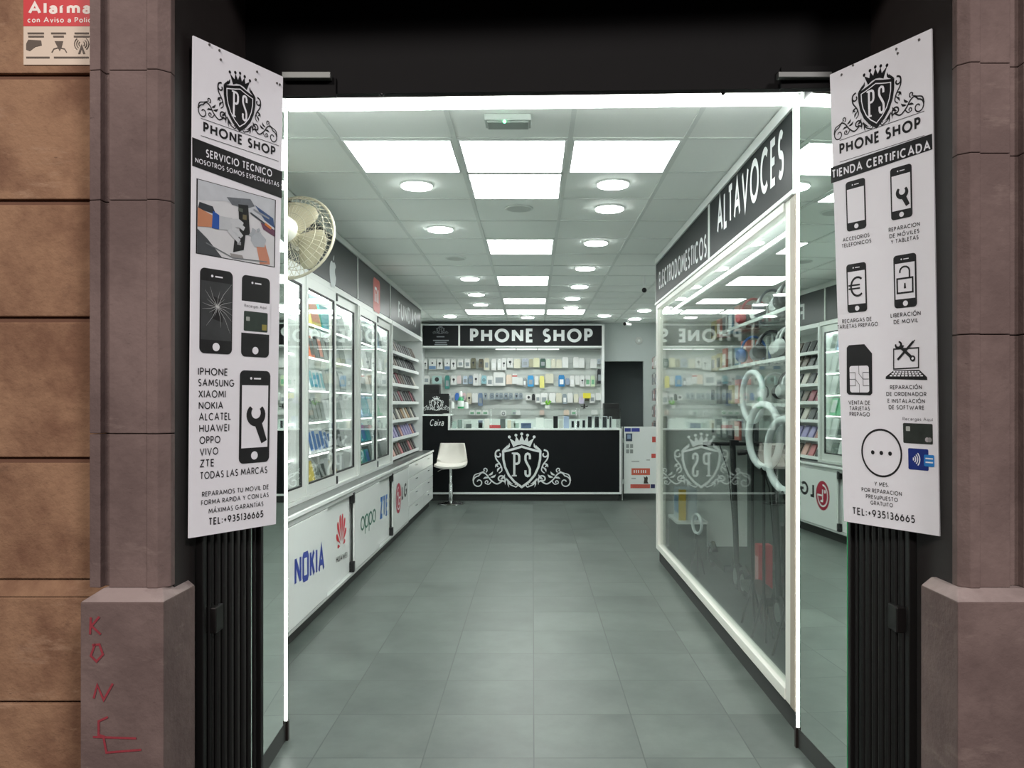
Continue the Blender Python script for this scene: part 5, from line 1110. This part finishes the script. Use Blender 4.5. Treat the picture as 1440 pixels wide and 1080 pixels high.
# doorway side: wall of packs on the right, disc and camera on the wall
q = at(898.5, 479, YB-.02); t = thing('siren_disc', 'round white alarm disc on the wall above the dark doorway', 'alarm', q); MB().lathe([(0, 0), (.055, .004), (.065, .02), (0, .02)], q+Vector((0, -.005, 0)), (0, 1, 0), M((196, 200, 196), .5)).build('cover', t, smooth=True); MB().lathe([(0, 0), (.02, .003), (.022, .01), (0, .01)], q+Vector((0, -.012, 0)), (0, 1, 0), WHITE).build('button', t, smooth=True)
q = at(879, 455.5, 12.9); t = thing('security_camera', 'small white security camera with a black lens under the ceiling at the back', 'camera', q)
MB().cyl(q, q+Vector((.10, .12, .0)), .026, WHITE, n=14).build('body', t, smooth=True); MB().cyl(q+Vector((-.012, -.014, 0)), q+Vector((.002, .002, 0)), .027, BLACK, n=14).build('lens', t, smooth=True); m = MB(); m.tube([q+Vector((.06, .07, .02)), q+Vector((.06, .10, .06)), (q.x+.06, q.y+.1, CEILZ)], .008, WHITE, 6); m.build('bracket', t)
XR = 2.06
sr = thing('side_slatwall', 'narrow grey display board of packs on the right wall beyond the showcase', 'display board', (XR, 11.6, .9))
MB().box(XR, XR+.05, 10.4, 13.0, .9, 2.35, M((150, 156, 153), .5)).build('panel', sr)
for r in range(5):
    for k in range(7):
        y = 12.85-.16*k; z1 = 2.27-.26*r; X = XR-.10
        col = RB.choice([(150, 150, 150), (196, 196, 192), (90, 92, 96), (176, 150, 146), (206, 206, 200), (120, 126, 130)])
        m = MB(); m.box(X-.01, X+.02, y-.055, y+.055, z1-.20, z1-.03, M(col, .4)); m.prism([(X+.017, y-.055, z1-.03), (X+.017, y+.055, z1-.03), (X+.017, y+.045, z1), (X+.017, y-.045, z1)], (.003, 0, 0), M(col, .4)); m.box(X-.012, X, y-.035, y+.035, z1-.16, z1-.09, PKM[RB.choice('sw')])
        tag(m.build('accessory_pack'), '%s pack, %s from the back on the %s hook row of the right side board' % (cname(col), ORD[k], ['top', 'second', 'third', 'fourth', 'lowest'][r]), 'accessory pack', 'accessory packs on the right side board')
        MB().cyl((X-.01, y, z1-.010), (XR+.01, y, z1-.010), .0025, CHROME, n=6).build('hook', sr)

# ================================================================== BAR STOOL
Y = 11.85; cx = X_(634, Y); t = thing('bar_stool', 'white swivel bar stool on a chrome column in front of the counter', 'stool', (cx, Y, 0))
MB().lathe([(0, .0), (.20, .0), (.205, .006), (.19, .018), (.05, .035), (.035, .05), (0, .05)], (cx, Y, 0), (0, 0, 1), CHROME, 32).build('base', t, smooth=True)
MB().lathe([(0, .04), (.03, .04), (.03, .30), (.022, .31), (.022, .55), (0, .55)], (cx, Y, 0), (0, 0, 1), CHROME, 20).build('column', t, smooth=True)
m = MB(); m.tube([(cx, Y, .535), (cx-.14, Y-.04, .515), (cx-.19, Y-.05, .49)], .006, CHROME, 6); m.build('height_lever', t, smooth=True)
m = MB(); N1, N2 = 12, 10; P = []
SW2 = M((226, 222, 214), .35, var=.02)
for i in range(N1+1):          # profile from front lip over the seat and up the back
    f = i/N1
    if f < .5: py, pz = -.21+.36*(f/.5), .575+.03*abs(f/.5-.5)**2*2+(.0 if f > .08 else -.02)
    else: g = (f-.5)/.5; py, pz = .15+.07*math.sin(g*1.57)+.02*g, .59+.31*g**1.15
    half = .225 if f < .55 else .225-.055*((f-.55)/.45)**1.3
    for j in range(N2+1):
        s = j/N2*2-1; curl = .035*abs(s)**3
        P.append((cx+half*s, Y+.02+py-(curl if f > .55 else 0)*1.3, pz+(curl if f < .6 else 0)))
m.raw(P, [(i*(N2+1)+j, i*(N2+1)+j+1, (i+1)*(N2+1)+j+1, (i+1)*(N2+1)+j) for i in range(N1) for j in range(N2)], SW2)
o = m.build('seat_shell', t, smooth=True); md = o.modifiers.new('thickness', 'SOLIDIFY'); md.thickness = .035; md.offset = -1; bm_ = o.modifiers.new('edge', 'BEVEL'); bm_.width = .012; bm_.segments = 3

# ================================================================== RIGHT SHOWCASE
G0, G1 = Vector((X_(1118, 3.53), 3.53)), Vector((X_(922.5, 7.56), 7.56))
gd = (G1-G0).normalized(); gn = Vector((gd.y, -gd.x))       # gn points into the showcase (+X)
if gn.x < 0: gn = -gn
GLn = (G1-G0).length; GZ0, GZ1 = .12, 2.44
def gp(s, d, z): q = G0+gd*s+gn*d; return Vector((q.x, q.y, z))
def gbox(mb, s0, s1, d0, d1, z0, z1, m):
    return mb.hexa([gp(s0, d0, z0), gp(s0, d1, z0), gp(s1, d1, z0), gp(s1, d0, z0), gp(s0, d0, z1), gp(s0, d1, z1), gp(s1, d1, z1), gp(s1, d0, z1)], m)
DEP = .88
t = thing('glass_showcase', 'long white-framed glass showcase with scooters inside along the right side', 'showcase', gp(GLn/2, .1, 0))
FR = M((222, 222, 214), .35, var=.02)
m = MB(); gbox(m, 0, .07, 0, .08, GZ0, GZ1, CREAM); gbox(m, .072, .15, 0.004, .06, GZ0, GZ1, FR); m.build('near_post', t, bevel=.004)
m = MB(); gbox(m, GLn-.10, GLn, 0, .08, GZ0, GZ1, FR); m.build('far_post', t, bevel=.004)
m = MB(); gbox(m, .151, GLn-.101, 0, .06, GZ0, GZ0+.055, FR); m.build('bottom_rail', t, bevel=.004)
m = MB(); gbox(m, .151, GLn-.101, -.004, .06, GZ1-.045, GZ1, FR); m.build('top_rail', t, bevel=.004)
m = MB(); gbox(m, .02, GLn-.02, .03, DEP, 0, GZ0-.001, KICK); m.build('plinth', t)
m = MB(); gbox(m, .06, GLn-.03, .06, DEP, GZ0, GZ0+.02, M((44, 50, 49), .4)); m.build('bottom_shelf', t)  # dimness of the case bottom put into the shelf colour
m = MB(); gbox(m, .151, GLn-.101, .025, .033, GZ0+.055, GZ1-.045, CASEGLASS); m.build('pane', t)
m = MB(); gbox(m, .05, GLn-.02, DEP-.012, DEP, 1.15, GZ1, M((206, 214, 210), .6)); m.build('back_panel', t)
m = MB(); gbox(m, .05, GLn-.02, DEP-.012, DEP, GZ0+.02, 1.149, M((74, 82, 80), .6)); m.build('lower_panel', t)  # lower back darkened in its colour to stand in for the dim interior
m = MB(); gbox(m, GLn-.02, GLn, .08, DEP, GZ0, GZ1, WHITE); m.build('end_panel', t)
m = MB(); gbox(m, .0, .02, .08, DEP, GZ0, GZ1, WHITE); m.build('end_panel', t)
m = MB(); gbox(m, .0, GLn, .06, DEP, GZ1, GZ1+.02, WHITE); m.build('top_panel', t)
m = MB(); gbox(m, .16, GLn-.12, .10, .114, GZ1-.085, GZ1-.072, E(LED, CASELED)); m.build('led_strip', t)
for z in (1.76, 2.03):
    m = MB(); gbox(m, .16, 2.35, .22, DEP-.02, z-.012, z, SHG); sh = m.build('shelf', t)
    m = MB(); gbox(m, .16, 2.35, .21, .218, z-.016, z+.004, M((226, 232, 230), .2)); m.build('edge_trim', sh)
m = MB(); gbox(m, .16, 2.35, .36, DEP-.02, 1.488, 1.50, SHG); sh = m.build('shelf', t)
m = MB(); gbox(m, .16, 2.35, .35, .358, 1.484, 1.504, M((226, 232, 230), .2)); m.build('edge_trim', sh)
for z in (1.2, 1.5, 1.8, 2.1):
    m = MB(); gbox(m, 2.6, GLn-.03, .45, DEP-.02, z-.012, z, SHG); m.build('shelf', t)
# sign over the showcase
s_div = None
for i in range(400):
    s_ = GLn*i/400; q = gp(s_, 0, 2)
    if VX+F*q.x/q.y < 998: s_div = s_; break
ZG0, ZG1 = 2.442, 2.828
for a, b, label, txt in ((0, s_div, 'dark hanging sign with white letters, the part nearer the door, over the showcase', ('ALTAVOCES', (1009, 331), 1103, 249, 52)), (s_div, GLn, 'dark sign with white letters over the far half of the showcase', ('ELECTRODOMESTICOS', (927, 407), 994, 361, 24))):
    t = thing('showcase_sign', label, 'sign', gp((a+b)/2, .02, ZG0))
    m = MB(); gbox(m, a+.012, b-.012, .0, .05, ZG0+.02, ZG1, M((25, 30, 32), .40, var=.06, spec=.10)); m.build('panel', t)
    m = MB(); gbox(m, a+.001, b-.001, -.012, .055, ZG0-.001, ZG0+.019, WHITE); gbox(m, a+.001, b-.001, -.012, .055, ZG1+.001, CEILZ-.008, WHITE); gbox(m, a+.001, a+.011, -.008, .05, ZG0+.02, ZG1, WHITE); gbox(m, b-.011, b-.001, -.008, .05, ZG0+.02, ZG1, WHITE); m.build('edge_trim', t)
    S = Surf(gp(b, 0, ZG0), gp(a, 0, ZG0), gp(b, 0, ZG1), gp(a, 0, ZG1))
    st, l, rx, ry, hp = txt
    m = MB(); S.text(m, st, l, rx, hp, SIGNW, .17, .002, .18, ry=ry); m.build('lettering', t)
# ---- goods in the showcase
def headphones(s, d, z, col, k, lv):
    q = gp(s, d, z); t = thing('headphones', '%s headphones on the %s shelf of the showcase, %s from the door' % (col[1], lv, ORD[k]), 'headphones', q, 'headphones in the showcase')
    m_ = M(col[0], .3); r = .098; ax = (gd*.45+gn*.9).normalized() if k % 2 else (gd*.25+gn*.97).normalized(); ax = Vector((ax.x, ax.y, 0))
    pts = [q+ax*r*math.cos(a)+Vector((0, 0, .105+r*1.15*math.sin(a))) for a in [math.pi*i/14 for i in range(15)]]
    m = MB(); m.tube(pts, .009, m_, 8); m.build('headband', t, smooth=True)
    for sx in (-1, 1):
        c = q+ax*r*sx+Vector((0, 0, .082)); m = MB(); m.lathe([(0, .032), (.034, .030), (.048, .014), (.049, -.008), (.034, -.012), (0, -.012)], c, ax*sx, m_, 18)
        c_ = m.build('ear_cup', t, smooth=True); m = MB(); m.lathe([(.024, -.028), (.042, -.028), (.049, -.014), (.034, -.010)], c, ax*sx, M((30, 30, 32), .7), 18); m.build('cushion', c_, smooth=True)
    m = MB(); m.cyl(q+Vector((0, 0, .0)), q+Vector((0, 0, .195)), .008, SHG_SOLID, n=8); m.cyl(q, q+Vector((0, 0, .006)), .05, SHG_SOLID, n=16); m.build('stand', t)
SHG_SOLID = M((206, 212, 210), .2)
HC = [((208, 210, 212), 'white'), ((70, 110, 176), 'blue'), ((196, 60, 70), 'red'), ((34, 36, 40), 'black'), ((150, 154, 160), 'silver'), ((226, 230, 230), 'white'), ((60, 66, 80), 'dark grey'), ((190, 40, 60), 'red')]
for k in range(9): headphones(.34+.22*k, .40+(k % 2)*.03, 2.031, HC[(0, 4, 1, 5, 3, 0, 6, 5, 7)[k]], k, 'top')
for k in range(9): headphones(.34+.22*k, .40+(k % 2)*.03, 1.761, HC[(2, 3, 1, 0, 5, 0, 3, 4, 1)[k]], k, 'middle')
for k in range(9): headphones(.34+.22*k, .55+(k % 2)*.03, 1.501, HC[(3, 2, 0, 4, 3, 6, 5, 3, 0)[k]], k, 'lower')
def sbox(s, d, z, w, h, dp, col, label, nm='product_box', cat_='box', g='boxes in the showcase', face=None):
    m = MB(); gbox(m, s-w/2, s+w/2, d, d+dp, z, z+h, M(col, .4))
    if face: gbox(m, s-w/2*.75, s+w/2*.75, d-.003, d, z+h*.2, z+h*.75, M(face, .4))
    tag(m.build(nm, bevel=.002), label, cat_, g)
PC = [((206, 210, 208), 'white', (60, 66, 70)), ((150, 158, 158), 'grey', (220, 222, 220)), ((60, 64, 68), 'dark', (150, 156, 160)), ((90, 140, 170), 'blue', (220, 226, 226)), ((196, 120, 110), 'coral', (230, 226, 220)), ((196, 186, 130), 'yellow', (80, 80, 80))]
for li, z in enumerate((1.2, 1.5, 1.8, 2.1)):
    for k in range(6):
        c = PC[RB.randrange(6)]; sbox(2.75+.215*k, .50, z+.001, RB.uniform(.12, .18), RB.uniform(.14, .22), .10, c[0], '%s box, %s shelf at the far end of showcase, %s from door' % (c[1], ('lowest', 'second', 'third', 'top')[li], ORD[k]), face=c[2])
def ring_lamp(s, d, z, r, tr, lbl, yaw):
    q = gp(s, d, GZ0+.021); t = thing('ring_light', lbl, 'ring light', q, 'ring lights in the showcase'); c = Vector((q.x, q.y, z))
    ax = Vector((math.cos(yaw), math.sin(yaw), 0)); m = MB(); m.tube([c+ax*r*math.cos(a)+Vector((0, 0, r*math.sin(a))) for a in [2*math.pi*i/40 for i in range(40)]], tr, M((214, 222, 224), .35), 10, True); m.build('ring', t, smooth=True)
    m = MB(); m.cyl((q.x, q.y, q.z+.25), (q.x, q.y, z-r-tr*.5), .009, BLACK, n=8); m.build('pole', t)
    m = MB(); m.box(c.x-.02, c.x+.02, c.y-.02, c.y+.02, z-r-.04, z-r+.0, BLACK); m.build('clamp', t)
    for k in range(3):
        a = 2.1*k+.4; m = MB(); m.tube([(q.x, q.y, q.z+.28), (q.x+.07*math.cos(a), q.y+.07*math.sin(a), q.z+.007)], .007, BLACK, 6); m.build('leg', t)
def s_at(px, d):
    best = 0
    for i in range(600):
        s_ = GLn*i/600; q = gp(s_, d, 1)
        if VX+F*q.x/q.y > px: best = s_
    return best
ring_lamp(s_at(1074, .15), .15, Z_(613, gp(s_at(1074, .15), .15, 0).y), .18, .021, 'large white ring light in the middle of the showcase glass', -1.36)
ring_lamp(s_at(1058, .17), .17, Z_(558, gp(s_at(1058, .17), .17, 0).y), .15, .018, 'smaller white ring light turned edge-on behind the large one', -1.42)
ring_lamp(s_at(1104, .17), .17, Z_(640, gp(s_at(1104, .17), .17, 0).y), .19, .021, 'white ring light half hidden behind the near post of the showcase', -1.36)
def scooter(s, d, lbl, flip=1, acc=(24, 24, 26), lean=0):
    z0 = GZ0+.0205; q = gp(s, d, z0); t = thing('kick_scooter', lbl, 'scooter', q, 'scooters in the showcase'); bk = M((26, 28, 30), .35); ac = M(acc, .4)
    def P(a, b, z): r = Vector((q.x, q.y))+gd*a*flip+gn*b; return Vector((r.x, r.y, z0+z))
    for a in (0, .80):
        m = MB(); m.tube([P(a+.078*math.cos(x), 0, .10+.078*math.sin(x)) for x in [2*math.pi*i/24 for i in range(24)]], .022, M((30, 30, 30), .8), 8, True); wh = m.build('wheel', t, smooth=True)
        m = MB(); m.cyl(P(a, -.02, .10), P(a, .02, .10), .058, M((110, 112, 112), .4, .5), n=18); m.build('hub', wh)
    m = MB(); m.prism([P(.12, -.07, .10), P(.66, -.07, .10), P(.66, .07, .10), P(.12, .07, .10)], (0, 0, .055), bk); m.build('deck', t, bevel=.01)
    m = MB(); m.tube([P(.70, 0, .155), P(.80, 0, .20), P(.88, 0, .17)], .022, bk, 8); m.build('rear_fender', t, smooth=True)
    m = MB(); m.tube([P(.66, 0, .12), P(.80, 0, .10)], .016, bk, 6); m.build('rear_fork', t)
    m = MB(); m.tube([P(0, 0, .10), P(.03, 0, .22), P(.14, 0, 1.05)], .021, bk, 10); m.build('stem', t, smooth=True)
    m = MB(); m.tube([P(.05, 0, .25), P(.14, 0, .13)], .02, bk, 8); m.build('neck', t)
    m = MB(); m.tube([P(.14, -.17, 1.06), P(.14, .17, 1.06)], .013, bk, 8); hb = m.build('handlebar', t, smooth=True)
    for sx in (-1, 1): m = MB(); m.tube([P(.14, .17*sx, 1.06), P(.15, .22*sx, 1.055)], .018, ac, 8); m.build('grip', hb, smooth=True)
    m = MB(); m.box(P(.10, 0, 0).x-.03, P(.10, 0, 0).x+.03, P(.10, 0, 0).y-.02, P(.10, 0, 0).y+.02, z0+1.05, z0+1.09, bk); m.build('display', hb)
    m = MB(); m.tube([P(.13, -.10, 1.05), P(.06, -.05, .85), P(.03, -.02, .4)], .004, BLACK, 5); m.build('cable', t)
scooter(.24, .32, 'black scooter with dark red grips nearest the door in the showcase', 1, (150, 30, 40)); scooter(.76, .64, 'black scooter at the back of the showcase, nearer the door', 1); scooter(1.24, .32, 'black scooter behind the glass in the middle of the showcase', 1)
scooter(1.82, .64, 'black scooter with grey grips at the back of the showcase, farther in', 1, (70, 80, 80)); scooter(2.24, .32, 'black scooter behind the glass at the far end of the row', 1)
def stickthing(s, d, h, col, lbl, r=.02):
    q = gp(s, d, GZ0+.0205); tag(MB().lathe([(0, 0), (r, 0), (r, h*.9), (r*.7, h*.93), (r*.7, h), (0, h)], q, (0, 0, 1), M(col, .4), 12).build('folded_tripod', smooth=True), lbl, 'tripod', 'folded tripods in the showcase')
for k in range(7): stickthing(.55+.32*k, .80, .62+.06*(k % 3), [(206, 214, 210), (40, 42, 44), (150, 158, 156)][k % 3], '%s folded stick leaning at the showcase back, %s from the door' % (('white', 'black', 'grey')[k % 3], ORD[k]), .022)
Yq = 7.0
s_ = s_at(951, .12); sbox(s_, .12, GZ0+.35, .26, .27, .16, (196, 206, 212), 'white and blue box with a yellow side standing at the far end of the showcase', g=None, face=(120, 160, 196))
m = MB(); gbox(m, s_-.16, s_-.132, .115, .175, GZ0+.35, GZ0+.62, M((214, 182, 70), .4)); tag(m.build('folder'), 'yellow folder standing against the white and blue box', 'folder')
m = MB(); gbox(m, s_-.25, s_+.22, .09, .34, GZ0+.0205, GZ0+.33, M((60, 66, 66), .5)); gbox(m, s_-.26, s_+.23, .08, .35, GZ0+.33, GZ0+.349, WHITE); tag(m.build('display_block'), 'low dark pedestal with a white top under the yellow folder', 'pedestal')
s_ = s_at(980, .12); ring_lamp(s_, .12, Z_(737, gp(s_, .12, 0).y), .075, .012, 'small white ring light low in the far half of the showcase', -1.3)
sbox(s_at(1066, .46), .45, GZ0+.0205, .10, .34, .10, (176, 44, 56), 'upright red box on the showcase floor among the scooters', g=None, face=(206, 150, 150))
for k, (s_, col, h) in enumerate(((.55, (70, 76, 78), .22), (.95, (150, 156, 154), .18), (1.55, (40, 42, 44), .26), (2.0, (120, 120, 116), .2), (2.9, (56, 60, 62), .3), (3.3, (90, 96, 94), .36), (3.6, (36, 40, 42), .42))):
    sbox(.39+.32*k+(.32 if k > 3 else 0), .73, GZ0+.0205, .2, h, .12, col, '%s carton on the showcase floor, %s from the door' % (('grey', 'light grey', 'black', 'beige-grey', 'dark grey', 'mid grey', 'tall black')[k], ORD[k]), 'carton', 'box', 'cartons on the showcase floor')
